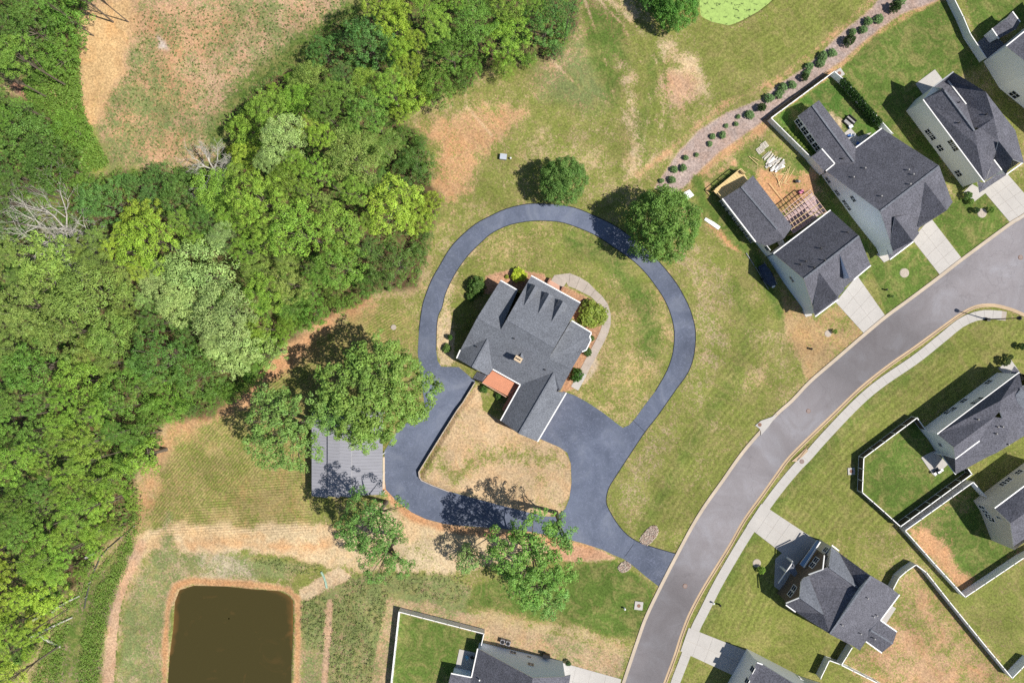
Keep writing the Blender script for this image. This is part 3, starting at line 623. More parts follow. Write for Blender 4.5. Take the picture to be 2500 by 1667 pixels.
for a, b in ((tp('L', (175, 295))[0], tp('L', (290, 405))[0]), (tp('H', (575, 240))[0], tp('H', (490, 360))[0])):
    mb = MB(); mb.beam(at(*a, .036), at(*b, .036), .07, .01); mb.build('expansion_joint', M_dirtedge, drv)
# front walk
walk = smooth(tp('A', (1400, 190), (1440, 120), (1560, 140), (1700, 215), (1830, 330), (1880, 430), (1885, 560), (1830, 700), (1760, 830), (1690, 960), (1630, 1080), (1555, 1210)), False, 4)
wk = empty('front_walk', label='curved aggregate concrete walk along the front of the central house', kind='structure')
rs2 = resample(walk, 22.0); W_ = [17, 16, 15, 14] + [10] * 40
for i in range(len(rs2) - 1):
    w = W_[i]; l_ = offs([tuple(rs2[i]), tuple(rs2[i + 1])], w); h_ = offs([tuple(rs2[i]), tuple(rs2[i + 1])], -w)
    last = i > len(rs2) - 4
    if i > 0: a0, b0 = pa, pb
    else: a0, b0 = l_[0], h_[0]
    pa, pb = l_[1], h_[1]
    q = [Vector(a0).lerp(Vector(pa), .02), Vector(pa), Vector(pb), Vector(b0).lerp(Vector(pb), .02)]
    mb = MB(); mb.prism([tuple(at(*v)[:2]) for v in q], -.05, .05); mb.build('slab', M_conc if last else M_conc2, wk)

# ---------------------------------------------------------------- houses
def roof_mesh(name, faces, mats, parent, thick=.22):
    """faces: lists of world points; top faces, a fascia skirt and a soffit"""
    key = {}; vs = []; fs = []
    for f in faces:
        ids = []
        for q in f:
            k = (round(q[0], 2), round(q[1], 2), round(q[2], 2))
            if k not in key: key[k] = len(vs); vs.append(Vector(q))
            if not ids or ids[-1] != key[k]: ids.append(key[k])
        a = sum(vs[ids[i]].x * vs[ids[(i + 1) % len(ids)]].y - vs[ids[(i + 1) % len(ids)]].x * vs[ids[i]].y for i in range(len(ids)))
        if a < 0: ids = ids[::-1]
        for t in tessellate_polygon([[Vector((vs[i].x, vs[i].y, 0)) for i in ids]]):
            t = [ids[k_] for k_ in t]
            if (vs[t[1]] - vs[t[0]]).cross(vs[t[2]] - vs[t[0]]).z < 0: t = t[::-1]
            fs.append(tuple(t))
    n = len(vs); edges = {}
    for f in fs:
        for i in range(3): edges.setdefault(tuple(sorted((f[i], f[(i + 1) % 3]))), []).append((f[i], f[(i + 1) % 3]))
    vv = [tuple(v) for v in vs] + [(v.x, v.y, v.z - thick) for v in vs]
    ff = list(fs); mi = [0] * len(fs)
    for f in fs: ff.append((f[2] + n, f[1] + n, f[0] + n)); mi.append(1)
    for e, l_ in edges.items():
        if len(l_) == 1:
            a, b = l_[0]; ff.append((a, a + n, b + n, b)); mi.append(1)
    me = bpy.data.meshes.new(name); me.from_pydata(vv, [], ff)
    for m_ in mats: me.materials.append(m_)
    me.polygons.foreach_set('material_index', mi); me.update()
    o = link(bpy.data.objects.new(name, me), parent)
    return o, BVHTree.FromPolygons(vv, ff)
WINCACHE = {}
def window_mesh(w, h, cols):
    k = (w, h, cols)
    if k in WINCACHE: return WINCACHE[k]
    f = MB(); fw = .09
    f.box((0, .02, -h / 2), (w + fw, .1, fw)); f.box((0, .02, h / 2), (w + fw, .1, fw)); f.box((0, .025, 0), (w - .02, .08, .05))
    for i in range(cols + 1): f.box((-w / 2 + w * i / cols, .022, 0), (fw if i in (0, cols) else .07, .1, h))
    g = MB()
    for i in range(cols):
        for j in (0, 1): g.box((-w / 2 + w * (i + .5) / cols, .008, -h / 4 + j * h / 2), (w / cols - .03, .03, h / 2 - .03))
    of = f.build('window', M_trim); og = g.build('pane', M_glass)
    a, b = of.data, og.data; bpy.data.objects.remove(of); bpy.data.objects.remove(og)
    WINCACHE[k] = (a, b); return a, b
class House:
    def __init__(s, label, cat='house', origin=None, group='houses of the subdivision'):
        s.e = empty('house', label=label, cat=cat, group=group); s.walls = []; s.bvh = []
    def roof(s, faces, mats=None, thick=.22, name='roof'):
        F = [[at(*q) for q in f] for f in faces]
        o, b = roof_mesh(name, F, mats or (M_roof, M_trim), s.e, thick); s.bvh.append(b); return o
    def wall(s, outline, material, inset=.35, z0=-.2, closed=True, drop=.12, name='wall'):
        P = [at(*q) for q in outline]; n = len(P)
        ar = sum(P[i].x * P[(i + 1) % n].y - P[(i + 1) % n].x * P[i].y for i in range(n)); sg = 1 if ar > 0 else -1
        out = []
        for i in range(n):
            if not closed and inset == 0: out.append(P[i]); continue
            a, b, c = P[i - 1], P[i], P[(i + 1) % n]
            d1 = Vector((b.x - a.x, b.y - a.y)); d2 = Vector((c.x - b.x, c.y - b.y))
            if d1.length < 1e-4 or d2.length < 1e-4: out.append(b); continue
            d1.normalize(); d2.normalize(); n1 = Vector((-d1.y, d1.x)) * sg; n2 = Vector((-d2.y, d2.x)) * sg
            m_ = n1 + n2; k = inset / max(.35, 1 + n1.dot(n2)) ; out.append(Vector((b.x + m_.x * k, b.y + m_.y * k, b.z)))
        for i in range(n if closed else n - 1):
            a, b = out[i], out[(i + 1) % n]
            if (a - b).length < .15: continue
            mb = MB(); mb.poly([(a.x, a.y, z0), (b.x, b.y, z0), (b.x, b.y, b.z - drop), (a.x, a.y, a.z - drop)])
            mb.build(name, material, s.e); s.walls.append((a, b))
    def win(s, x, y, w=.9, h=1.45, cols=1, tile='X'):
        (x, y), = tp(tile, (x, y)); best = None
        for a, b in s.walls:
            d = Vector((b.x - a.x, b.y - a.y)); L = d.length; d /= L; nn = Vector((-d.y, d.x)); q = at(x, y, 0).xy
            den = q.dot(nn)
            if abs(den) < 1e-6: continue
            z = H * (1 - a.xy.dot(nn) / den)
            if not .4 < z < 12: continue
            p = at(x, y, z).xy; t = (p - a.xy).dot(d) / L
            if not -.02 < t < 1.02 or z > a.z * (1 - t) + b.z * t + .2: continue
            if best is None or z > best[0]: best = (z, p, d, nn if nn.dot(-p) > 0 else -nn, a, b)
        if not best: print('window missed', x, y); return
        z, p, d, nn, a, b = best; ma, mb_ = window_mesh(w, h, cols)
        if Vector((d.x, d.y, 0)).cross(Vector((nn.x, nn.y, 0))).z < 0: d = -d
        o = link(bpy.data.objects.new('window', ma), s.e)
        o.matrix_world = Matrix(((d.x, nn.x, 0, p.x), (d.y, nn.y, 0, p.y), (0, 0, 1, z), (0, 0, 0, 1)))
        link(bpy.data.objects.new('pane', mb_), o)
    def hit(s, x, y):
        o = Vector((0, 0, H)); d = (at(x, y, 0) - o).normalized(); best = None
        for b in s.bvh:
            r = b.ray_cast(o, d)
            if r[0] and (best is None or r[3] < best[1]): best = (r[0], r[3])
        return best[0] if best else at(x, y, 5)
    def vents(s, tile, pts, material=None, h=.45, name='vent_pipe'):
        for q in tp(tile, *pts):
            p = s.hit(q[0], q[1]); mb = MB()
            mb.tube([p - Vector((0, 0, .2)), p + Vector((0, 0, h * .55)), p + Vector((0, 0, h))], [.13, .09, .09], 8)
            mb.tube([p + Vector((0, 0, h)), p + Vector((0, 0, h + .08))], [.15, .12], 8)
            mb.build(name, material or M_black, s.e)
    def gutter(s, tile, *pts):
        w = [at(*q) for q in tp(tile, *pts)]; mb = MB()
        for a, b in zip(w[:-1], w[1:]): mb.beam(a + Vector((0, 0, .02)), b + Vector((0, 0, .02)), .2, .12)
        mb.build('gutter', M_trim, s.e)
    def ridge(s, tile, *pts):
        w = [at(*q) for q in tp(tile, *pts)]; mb = MB()
        for a, b in zip(w[:-1], w[1:]): mb.beam(a + Vector((0, 0, .03)), b + Vector((0, 0, .03)), .3, .07)
        mb.build('ridge_cap', M_roof2, s.e)

# --- the central house
h = House('large grey roofed house inside the loop drive with three dormers', group=None)
A = lambda *p: tp('A', *p)
L1, La, Lb = (870, 135, 3.6), (650, 487, 7.1), (871, 608, 7.15)
F1, F2, M1, M2 = (1165, 90, 3.6), (1635, 350, 3.6), (930, 505, 8.4), (1390, 775, 8.4)
R1, R2, Rr, Rb = (1548, 518, 3.6), (1740, 635, 3.6), (1556, 975, 7.2), (1335, 878, 7.15)
B1, VR, G0, G1 = (1440, 1190, 4.6), (1415, 1195, 4.2), (1385, 1015, 6.3), (1060, 1132, 3.6)
K_, W0, W1, C_ = (795, 985, 3.6), (750, 690, 5.8), (600, 968, 5.8), (485, 800, 3.7)
h.roof([A(L1, (1035, 230, 3.6), Lb, La), A(La, Lb, M1, M2, Rb, Rr, B1, VR, G0, G1, K_, W0, C_),
        A(R1, R2, (1722, 672, 4.0), (1735, 705, 4.0), (1690, 800, 4.9), (1650, 818, 5.3), Rr, Rb),
        A(C_, W0, W1, (450, 880, 3.6)), A(W0, K_, (765, 1035, 3.6), (745, 1042, 3.5), W1),
        A(G0, (1045, 1602, 6.3), (870, 1475, 3.6), G1), A(G0, VR, (1500, 1210, 3.6), (1225, 1677, 3.6), (1045, 1602, 6.3))], (M_roof2, M_trim))
h.roof([A(F1, F2, M2, M1), A(M1, M2, Rb, Lb)][:1], (M_roof2, M_trim), name='roof', thick=.2)
h.wall(A(L1, La, C_, (450, 880, 3.6), W1, (745, 1042, 3.5), K_, G1, (870, 1475, 3.6), (1045, 1602, 6.3), (1225, 1677, 3.6), (1500, 1210, 3.6), B1, Rr, R2, R1, F2, F1, (1060, 240, 3.6)), M_brick)
h.wall(A(F1, M1, Lb), M_beige, inset=0, closed=False, z0=2, drop=.1); h.wall(A(F2, M2, Rb), M_beige, inset=0, closed=False, z0=2, drop=.1)
ux, uy = -.49, .87; vx, vy = .86, .5
for dx, dy in ((0, 0), (133, 78), (265, 150)):
    fx, fy = 1203 + dx, 186 + dy; hw = 40
    rf = (fx, fy, 6.35); rb = (fx + ux * 215, fy + uy * 215, 6.6); le = (fx - vx * hw, fy - vy * hw, 5.5); lb_ = (le[0] + ux * 120, le[1] + uy * 120, 5.5)
    re = (fx + vx * hw, fy + vy * hw, 5.5); rb_ = (re[0] + ux * 120, re[1] + uy * 120, 5.5)
    e0 = bpy.data.objects.new('dormer', None); link(e0, h.e)
    sv = h.e; h.e = e0
    h.roof([A(rf, rb, lb_, le), A(rf, re, rb_, rb)], (M_roof2, M_trim), .1)
    h.wall(A(lb_, le, rf, re, rb_), M_beige, inset=.0, closed=False, z0=3.2, drop=.08)
    h.e = sv
ch = bpy.data.objects.new('chimney', None); link(ch, h.e)
pc = h.hit(*A((1040, 888))[0]); a_ = -R(30)
q = at(*A((1040, 888))[0], 8.0)
mb = MB(); mb.box((q.x, q.y, 6.4), (1.15, .75, 3.2), a_); mb.build('stack', M_brick, ch)
mb = MB(); mb.box((q.x, q.y, 8.05), (1.3, .9, .14), a_); mb.build('cap', mat('tan_chimney_cap', (.55, .42, .28), .8, .1), ch)
for k in (-1, 0, 1):
    mb = MB(); mb.tube([(q.x + k * .33 * math.cos(a_), q.y + k * .33 * math.sin(a_), 8.12), (q.x + k * .33 * math.cos(a_), q.y + k * .33 * math.sin(a_), 8.3)], .11, 8); mb.build('flue', M_black, ch)
h.roof([A((1030, 862, 5.9), (1078, 812, 6.45), (1060, 862, 6.6)), A((1078, 812, 6.45), (1095, 895, 6.0), (1060, 862, 6.6))], (M_roof2, M_roof2), .1, 'cricket')
h.vents('A', [(998, 692), (640, 768), (1295, 990)], h=.3)
h.ridge('A', (935, 508, 8.4), (1388, 775, 8.4)); h.ridge('A', (655, 490, 7.1), (868, 606, 7.15)); h.ridge('A', (1340, 880, 7.15), (1552, 973, 7.2))
h.ridge('A', (752, 692, 5.8), (602, 966, 5.8)); h.ridge('A', (1384, 1018, 6.3), (1047, 1600, 6.3))
h.gutter('A', (870, 135, 3.6), (1032, 228, 3.6)); h.gutter('A', (1165, 90, 3.6), (1635, 350, 3.6)); h.gutter('A', (1552, 520, 3.6), (1740, 635, 3.6)); h.gutter('A', (1500, 1210, 3.6), (1225, 1677, 3.6))
h.gutter('A', (795, 985, 3.6), (1060, 1132, 3.6), (870, 1475, 3.6)); h.gutter('A', (485, 800, 3.7), (450, 880, 3.6)); h.gutter('A', (1740, 640, 3.7), (1722, 672, 4.0), (1735, 705, 4.0), (1690, 800, 4.9), (1650, 818, 5.3))
# deck, stair and front steps of the central house
dk = empty('deck', label='red brown timber deck in the inner corner of the central house', cat='deck')
DZ = 2.3; dq = [at(*p, DZ) for p in A((800, 985), (1075, 1125), (930, 1400), (880, 1372), (925, 1232), (697, 1108))]
dq = [at(*p, DZ) for p in A((795, 985), (1075, 1140), (945, 1245), (697, 1110))]
for i in range(14):
    a0 = dq[0].lerp(dq[3], (i + .03) / 14); a1_ = dq[0].lerp(dq[3], (i + .97) / 14); b0 = dq[1].lerp(dq[2], (i + .03) / 14); b1_ = dq[1].lerp(dq[2], (i + .97) / 14)
    mb = MB(); mb.prism([(v.x, v.y) for v in (a0, b0, b1_, a1_)], DZ - .05, DZ + random.uniform(-.004, .004)); mb.build('board', M_deckred, dk)
dq2 = [at(*p, DZ - .4) for p in A((1058, 1140), (1058, 1142), (900, 1375), (915, 1250))]
mb = MB(); mb.prism([(v.x, v.y) for v in [at(*p, DZ) for p in A((1060, 1150), (950, 1250), (885, 1370), (905, 1385))]], DZ - .12, DZ - .02); mb.build('landing', M_deckred, dk)
mb = MB()
rp = [at(*p, DZ) for p in A((697, 1110), (925, 1245))]; n_ = 9
mb.beam(rp[0] + Vector((0, 0, .95)), rp[1] + Vector((0, 0, .95)), .12, .06)
for i in range(n_ + 1):
    v = rp[0].lerp(rp[1], i / n_); mb.box((v.x, v.y, DZ + .45), (.06, .06, .95))
mb.build('railing', mat('salmon_rail', (.6, .36, .25), .7, .08), dk)
for i in range(5):
    v = [at(*p, 0) for p in A((700, 1108), (925, 1240), (790, 1000), (1050, 1140), (815, 1175))][i]; mb = MB(); mb.box((v.x, v.y, DZ / 2), (.14, .14, DZ)); mb.build('post', M_dkwood, dk)
st = empty('stair', label='narrow dark stair climbing from the court to the red deck', cat='stair')
s0 = [at(*p, 1.4) for p in A((605, 1078), (648, 1008))]; s1 = [at(*p, 1.9) for p in A((700, 1105), (742, 1040))]
for i in range(12):
    t = (i + .5) / 12; mb = MB(); z = .17 + i * .17
    a = s0[0].lerp(s1[0], t); b = s0[1].lerp(s1[1], t); d = (s1[0] - s0[0]).normalized() * .12
    mb.prism([((a - d).x, (a - d).y), ((a + d).x, (a + d).y), ((b + d).x, (b + d).y), ((b - d).x, (b - d).y)], z - .05, z); mb.build('tread', M_metal, st)
mb = MB()
for k in (0, 1): mb.beam(Vector((s0[k].x, s0[k].y, .1)), Vector((s1[k].x, s1[k].y, 2.1)), .06, .25)
mb.build('stringer', M_black, st)
mb = MB()
for k in (0, 1):
    mb.beam(Vector((s0[k].x, s0[k].y, 1.0)), Vector((s1[k].x, s1[k].y, 3.0)), .05, .05)
mb.build('handrail', M_black, st)
fs_ = empty('front_steps', label='pink brick steps between the front beds of the central house', cat='steps')
SQ = [at(*p) for p in A((1340, 130), (1315, 165), (1440, 245), (1470, 205))]
for i in range(4):
    a = SQ[0].lerp(SQ[1], i / 4); b = SQ[3].lerp(SQ[2], i / 4); c = SQ[2]; d = SQ[1]
    mb = MB(); mb.prism([(v.x, v.y) for v in (a, b, c, d)], .02 + i * .16, .16 + i * .16); mb.build('step', mat('pink_brick_paving', (.50, .30, .22), .85, .15, 3), fs_)
for p in (A((1335, 138))[0], A((1458, 220))[0]):
    v = at(*p, 0); mb = MB(); mb.box((v.x, v.y, .45), (.3, .9, .9), -R(30)); mb.build('cheek_wall', M_brick, fs_)
# retaining wall
rw = empty('retaining_wall', label='low timber retaining wall between the rear court and the back lawn', cat='retaining wall')
RW = [tp('A', (628, 1110))[0], tp('A', (512, 1300))[0], tp('A', (478, 1345))[0]] + tp('N', (455, 5), (270, 300), (92, 590), (100, 645), (118, 672), (240, 728), (380, 782))
hh = [.8, .85, .9, .95, .95, .9, .7, .45, .32, .18]
for i in range(len(RW) - 1):
    a, b = at(*RW[i]), at(*RW[i + 1]); n_ = max(1, int((b - a).length / 2.4))
    for k in range(n_):
        p, q = a.lerp(b, k / n_ + .002), a.lerp(b, (k + 1) / n_ - .002); hz = hh[i] + (hh[i + 1] - hh[i]) * (k + .5) / n_
        dd = (q - p).normalized(); s_ = Vector((-dd.y, dd.x, 0)) * .08; mb = MB()
        mb.prism([tuple((p - s_)[:2]), tuple((q - s_)[:2]), tuple((q + s_)[:2]), tuple((p + s_)[:2])], -.1, hz); mb.build('timber', mat('weathered_timber_cap', (.42, .35, .29), .9, .2, 2) if not bpy.data.materials.get('weathered_timber_cap') else bpy.data.materials['weathered_timber_cap'], rw)

# --- house with unfinished deck (B)
Bt = lambda *p: tp('B', *p)
h = House('white house with a long rear wing and an unfinished deck and pergola')
b1, b2, r1, r2, f2 = (1888.3, 619.1, 4.2), (2027.3, 513.3, 4.2), (1962.2, 680.4, 9.2), (2097.4, 575.8, 9.2), (2125.8, 648, 5.2)
f1 = (1985, 750, 5.2)
h.roof([[b1, b2, r2, r1], [r1, r2, f2, (2084, 683, 5.0), (2050, 713, 5.0), (2046, 731, 4.9), (1990, 773, 4.8), f1]])
h.wall([b1, r1, f1, (1990, 773, 4.8), (2046, 731, 4.9), (2084, 683, 5.0), f2, r2, b2], M_blue)
h.roof([Bt((1560, 1222, 8.7), (1745, 1472, 8.6), (1530, 1640, 5.2), (1508, 1600, 5.3)), Bt((1560, 1222, 8.7), (1745, 1472, 8.6), (1812, 1400, 6.6), (1700, 1210, 7.4))], thick=.12)
h.roof([Bt((1765, 1062, 8.9), (1858, 1288, 7.9), (2061, 1168, 5.3), (1952, 890, 9.0))], thick=.15); h.wall(Bt((1765, 1062, 8.9), (1858, 1288, 7.9)), M_blue, inset=0, closed=False, z0=4.5)
h.roof([Bt((640, 530, 2.8), (960, 945, 2.8), (1165, 822, 4.6), (820, 415, 4.6)), Bt((820, 415, 4.6), (1165, 822, 4.6), (1310, 800, 2.8), (935, 308, 2.8)),
        Bt((960, 945, 2.8), (1165, 822, 4.6), (1232, 910, 4.4), (1075, 987, 2.8)), Bt((1165, 822, 4.6), (1310, 800, 2.8), (1232, 910, 4.4))])
h.wall(Bt((640, 530, 2.8), (960, 945, 2.8), (1165, 822, 4.6), (1310, 800, 2.8), (935, 308, 2.8), (820, 415, 4.6)), M_white, .3)
h.wall(Bt((1000, 925, 2.8), (1115, 1070, 2.8), (1250, 960, 2.8), (1200, 860, 2.8)), M_white, .1)
for t in (.06, .17, .28, .39, .52, .64, .76, .88): h.win(628 + 310 * t, 562 + 395 * t, 1.7, 1.5, 2, 'B')
h.win(1040, 960, 1.2, 1.4, 2, 'B'); h.win(1070, 1005, 1.0, 1.4, 1, 'B'); h.win(1307, 1300, 1.2, .9, 2, 'B')
h.vents('B', [(1515, 1187), (1615, 1120), (1385, 1160), (1435, 1130), (1580, 1005), (1835, 852)], h=.4)
h.ridge('X', (1962.8, 681, 9.2), (2097, 576.5, 9.2)); h.ridge('B', (822, 417, 4.6), (1163, 820, 4.6))
h.gutter('B', (1130, 1055, 4.2), (1675, 640, 4.2)); h.gutter('X', (2125.8, 648, 5.2), (2084, 683, 5.0)); h.gutter('X', (2046, 731, 4.9), (1990, 773, 4.8)); h.gutter('B', (640, 530, 2.8), (960, 945, 2.8))
# --- house with hedge (C / E)
h = House('largest white house with a screened porch roof and fenced hedge yard')
Ct, Et = (lambda *p: tp('C', *p)), (lambda *p: tp('E', *p))
c1 = (2016, 417.6, 2.8); c2 = (2152.6, 313.8, 2.9); r1 = (2148.7, 515.8, 9.3); r2 = (2292.9, 404.8, 9.3); f1 = (2176, 598, 5.4); f2 = (2324.7, 492.9, 5.2)
h.roof([[c1, c2, r2, r1]])
h.roof([[r1, r2, f2, (2311, 513, 4.9), (2245, 556, 4.9), (2229, 588, 4.9), (2181, 626, 4.7), f1]])
h.wall([c1, r1, f1, (2181, 626, 4.7), (2229, 588, 4.9), (2245, 556, 4.9), (2311, 513, 4.9), f2, r2, c2], M_white)
h.roof([Ct((1405, 370, 8.9), (1612, 642, 8.7), (1363, 803, 5.3), (1340, 795, 5.4)), Ct((1405, 370, 8.9), (1612, 642, 8.7), (1670, 562, 5.6), (1598, 430, 7.2))], thick=.15)
h.roof([Ct((1115, 705, 8.4), (1288, 935, 8.2), (1098, 1032, 5.3), (1072, 960, 5.6)), Ct((1115, 705, 8.4), (1288, 935, 8.2), (1350, 860, 6.0), (1250, 680, 7.2))], thick=.15)
h.roof([Ct((1040, 1020, 3.1), (1105, 1025, 3.1), (1290, 925, 3.1), (1292, 942, 2.9), (1068, 1112, 2.9))], thick=.15)
e1, e2, g1, g2, h1, h2 = (1948.5, 283, 2.8), (2005.9, 363.5, 2.8), (1983, 257, 4.2), (2086, 397, 4.2), (1999.5, 245, 2.8), (2088.8, 361, 2.9)
h.roof([[e1, e2, g2, g1], [g1, g2, h2, h1], [e2, g2, (2062, 402, 3.3), (2036, 399, 3.0)]])
h.roof([[(1980, 383, 2.6), (2006, 365, 3.0), (2037, 401, 3.0), (2012.5, 419, 2.6)]])
h.wall([e1, e2, (2034, 399, 2.8), (2080, 395, 2.9), h2, h1, g1], M_white, .3)
h.wall([(1980, 383, 2.6), (2006, 365, 2.6), (2037, 401, 2.6), (2012.5, 419, 2.6)], M_white, .2)
for t in (.12, .37, .62, .87): h.win(1944.5 + 56 * t, 291 + 77 * t, 1.5, 1.7, 2)
for q in ((477, 352), (567, 473), (718, 531), (641, 569), (673, 614)): h.win(*q, 1.25, 1.0, 2, 'C')
h.vents('C', [(825, 240), (715, 327), (1285, 300), (1240, 257), (980, 508), (1255, 393)], M_grey_obj, h=.4); h.vents('C', [(610, 150)], h=.3)
h.ridge('X', (2149.5, 516, 9.3), (2292, 406, 9.3)); h.ridge('X', (1983.5, 258.5, 4.2), (2084, 395, 4.2))
h.gutter('E', (740, 1415, 2.9), (990, 1230, 2.9)); h.gutter('E', (415, 1425, 3.0), (540, 1568, 3.0)); h.gutter('C', (535, 200, 3.0), (455, 265, 2.8)); h.gutter('C', (1068, 1112, 2.9), (1292, 942, 2.9))
# --- upper right pale grey house (E)
h = House('pale grey house with two rear gables in the upper right')
k1, k2 = (2253.3, 243.6, 5.8), (2403, 444.9, 5.8)
h.roof([[k1, k2] + Et((2040, 1587, 6.6), (1900, 1392, 7.6), (1880, 1255, 8.0), (1590, 866, 8.0), (1572, 842, 7.6)),
        Et((1572, 842, 7.6), (1590, 866, 8.0), (1880, 1255, 8.0), (1870, 1225, 6.9), (1798, 1000, 6.5), (1622, 772, 6.0), (1485, 832, 5.8)),
        Et((1485, 832, 5.8), (1675, 690, 8.5), (1985, 880, 9.0), (2065, 1130, 8.7), (1930, 1225, 7.6), (1870, 1225, 6.9), (1798, 1000, 6.5), (1622, 772, 6.0)),
        Et((1985, 880, 9.0), (2270, 1250, 6.3), (2352, 1560, 6.0), (2240, 1520, 6.5), (2110, 1350, 8.0), (2065, 1130, 8.7)),
        Et((2065, 1130, 8.7), (2110, 1350, 8.0), (2060, 1530, 6.4), (2040, 1587, 6.6), (1900, 1392, 7.6), (1880, 1255, 8.0), (1930, 1225, 7.6))])
h.roof([Ct((2110, -22, 8.6), (2062, 158, 5.8), (2180, 300, 5.4), (2247, 155, 8.2)), Ct((2110, -22, 8.6), (2247, 155, 8.2), (2337, 188, 5.6), (2225, 40, 6.8))], thick=.16)
h.roof([Ct((1985, 362, 5.7), (2137, 258, 5.6), (2062, 158, 6.0), (2040, 215, 6.6))], thick=.16)
h.roof([Ct((1908, 362, 3.1), (1972, 378, 3.3), (2140, 262, 3.3), (2185, 302, 3.0), (1928, 472, 2.8))], thick=.15)
h.wall([k1, k2] + Ct((2137, 262, 5.6), (2180, 300, 5.2), (2337, 188, 5.0)) + Et((2270, 1250, 6.3), (1985, 880, 5.8), (1675, 690, 5.8), (1480, 835, 5.6)), M_grey)
for q in ((1440, 1268), (1475, 1310), (1660, 1370), (1690, 1415), (1550, 1417), (1725, 1660)): h.win(*q, 1.3, 1.35, 2, 'E')
h.vents('E', [(1722, 985), (1722, 1180), (1985, 1100)], h=.35)
h.ridge('E', (1592, 868, 8.0), (1878, 1253, 8.0))
h.roof([[k1] + Et((1485, 832, 5.75), (1572, 842, 6.6))], (M_trim, M_trim), .1)
h.gutter('X', k1, k2); h.gutter('E', (1485, 832, 5.8), (1675, 690, 8.5)); h.gutter('E', (1622, 772, 6.05), (1798, 1000, 6.55)); h.gutter('C', (2062, 158, 6.0), (2137, 258, 5.7)); h.gutter('C', (2180, 300, 5.4), (2337, 188, 5.5), (2225, 40, 6.8))
# --- top right corner house
h = House('white house cut by the right edge at the top right corner')
T_ = lambda *p: tp('T', *p)
u1 = (2456, 113.5, 6.2)
h.roof([[u1, (2500, 78, 6.2), (2620, -20, 6.2), (2700, 80, 9), (2530, 170, 9)], [u1, (2500, 140.5, 7.6), (2530, 170, 9), (2700, 80, 9), (2760, 200, 6.2), (2640, 330, 6.2)][2:] + [(2530, 170, 9)][:0]])
h.wall([u1, (2530, 170, 9), (2640, 300, 6.2), (2760, 200, 6.2), (2700, 80, 6.2), (2620, -20, 6.2)], M_white, .3)
h.roof([T_((680, 590, 2.7), (970, 395, 3.6), (1150, 610, 3.6), (825, 800, 2.7)), T_((970, 395, 3.6), (1100, 245, 2.7), (1260, 460, 2.7), (1178, 610, 3.3), (1150, 610, 3.6))], thick=.18)
h.wall(T_((690, 590, 2.7), (1095, 255, 2.7), (1250, 460, 2.7), (1178, 605, 2.7), (830, 790, 2.7)), M_white, .25)
for q in ((2260, 908), (2340, 1022)): h.win(*q, 1.6, 1.5, 2, 'E')
h.gutter('X', u1, (2500, 78, 6.2)); h.gutter('T', (680, 590, 2.7), (825, 800, 2.7)); h.gutter('T', (1100, 245, 2.7), (1260, 460, 2.7))
# --- right edge white house (F)
h = House('white house on the right edge beside the dark fenced yard')
Ft = lambda *p: tp('F', *p)
h.roof([Ft((1520, 820, 5.5), (2305, 230, 5.5), (2335, 365, 7.0), (2130, 500, 7.4), (2122, 600, 7.6), (2070, 657, 7.6), (1680, 947, 7.6)),
        Ft((1680, 947, 7.6), (2070, 657, 7.6), (1925, 885, 6.6), (1692, 1055, 6.2)),
        Ft((2070, 657, 7.6), (2145, 668, 7.8), (2222, 792, 7.4), (2090, 1000, 6.0), (2000, 1040, 5.0), (1697, 1205, 3.0), (1562, 1018, 3.0), (1692, 1057, 6.0), (1925, 885, 6.6)),
        Ft((2335, 365, 7.0), (2600, 250, 6.4), (2700, 560, 6.0), (2352, 840, 5.6), (2090, 1000, 6.0), (2222, 792, 7.4), (2145, 668, 7.8), (2122, 600, 7.6), (2130, 500, 7.4))])
h.wall(Ft((1520, 820, 5.5), (2305, 230, 5.5), (2600, 250, 5.5), (2700, 560, 5.6), (2352, 840, 5.0), (2010, 1035, 4.5), (1692, 1055, 5.6), (1680, 947, 7.4)), M_white, .3)
h.roof([Ft((2230, 60, 3.0), (2275, 175, 3.2), (2305, 228, 3.2), (2100, 245, 3.0))][:0] or [Ft((2205, 268, 3.2), (2262, 172, 3.2), (2312, 225, 3.2), (2330, 262, 3.0))], thick=.12)
for q in ((2012, 326), (1775, 504), (1880, 518), (1925, 490), (1620, 612), (1672, 586)): h.win(*q, 1.2, 1.25, 2, 'F')
for q in ((1412, 852), (1438, 886), (1462, 918), (1488, 944)): h.win(*q, .95, 1.6, 1, 'F')
h.win(1552, 922, .8, .9, 1, 'F')
h.roof([[(2480, 965, 7.2), (2494, 948, 7.4), (2530, 990, 7.2), (2492, 1010, 6.8)]], (M_roof2, M_trim), .15)
h.vents('F', [(1905, 680), (2095, 750), (2140, 750), (2080, 815), (2195, 918)], h=.35)
h.wall(Ft((1562, 1018, 3.0), (1692, 1057, 6.0)), M_white, inset=0, closed=False, drop=.05); h.wall(Ft((1692, 1057, 6.1), (1925, 885, 6.7)), M_white, inset=0, closed=False, drop=.05)
h.gutter('F', (1520, 820, 5.5), (2305, 230, 5.5)); h.gutter('F', (1562, 1018, 3.0), (1697, 1205, 3.0)); h.gutter('F', (1692, 1057, 6.05), (1925, 885, 6.65))
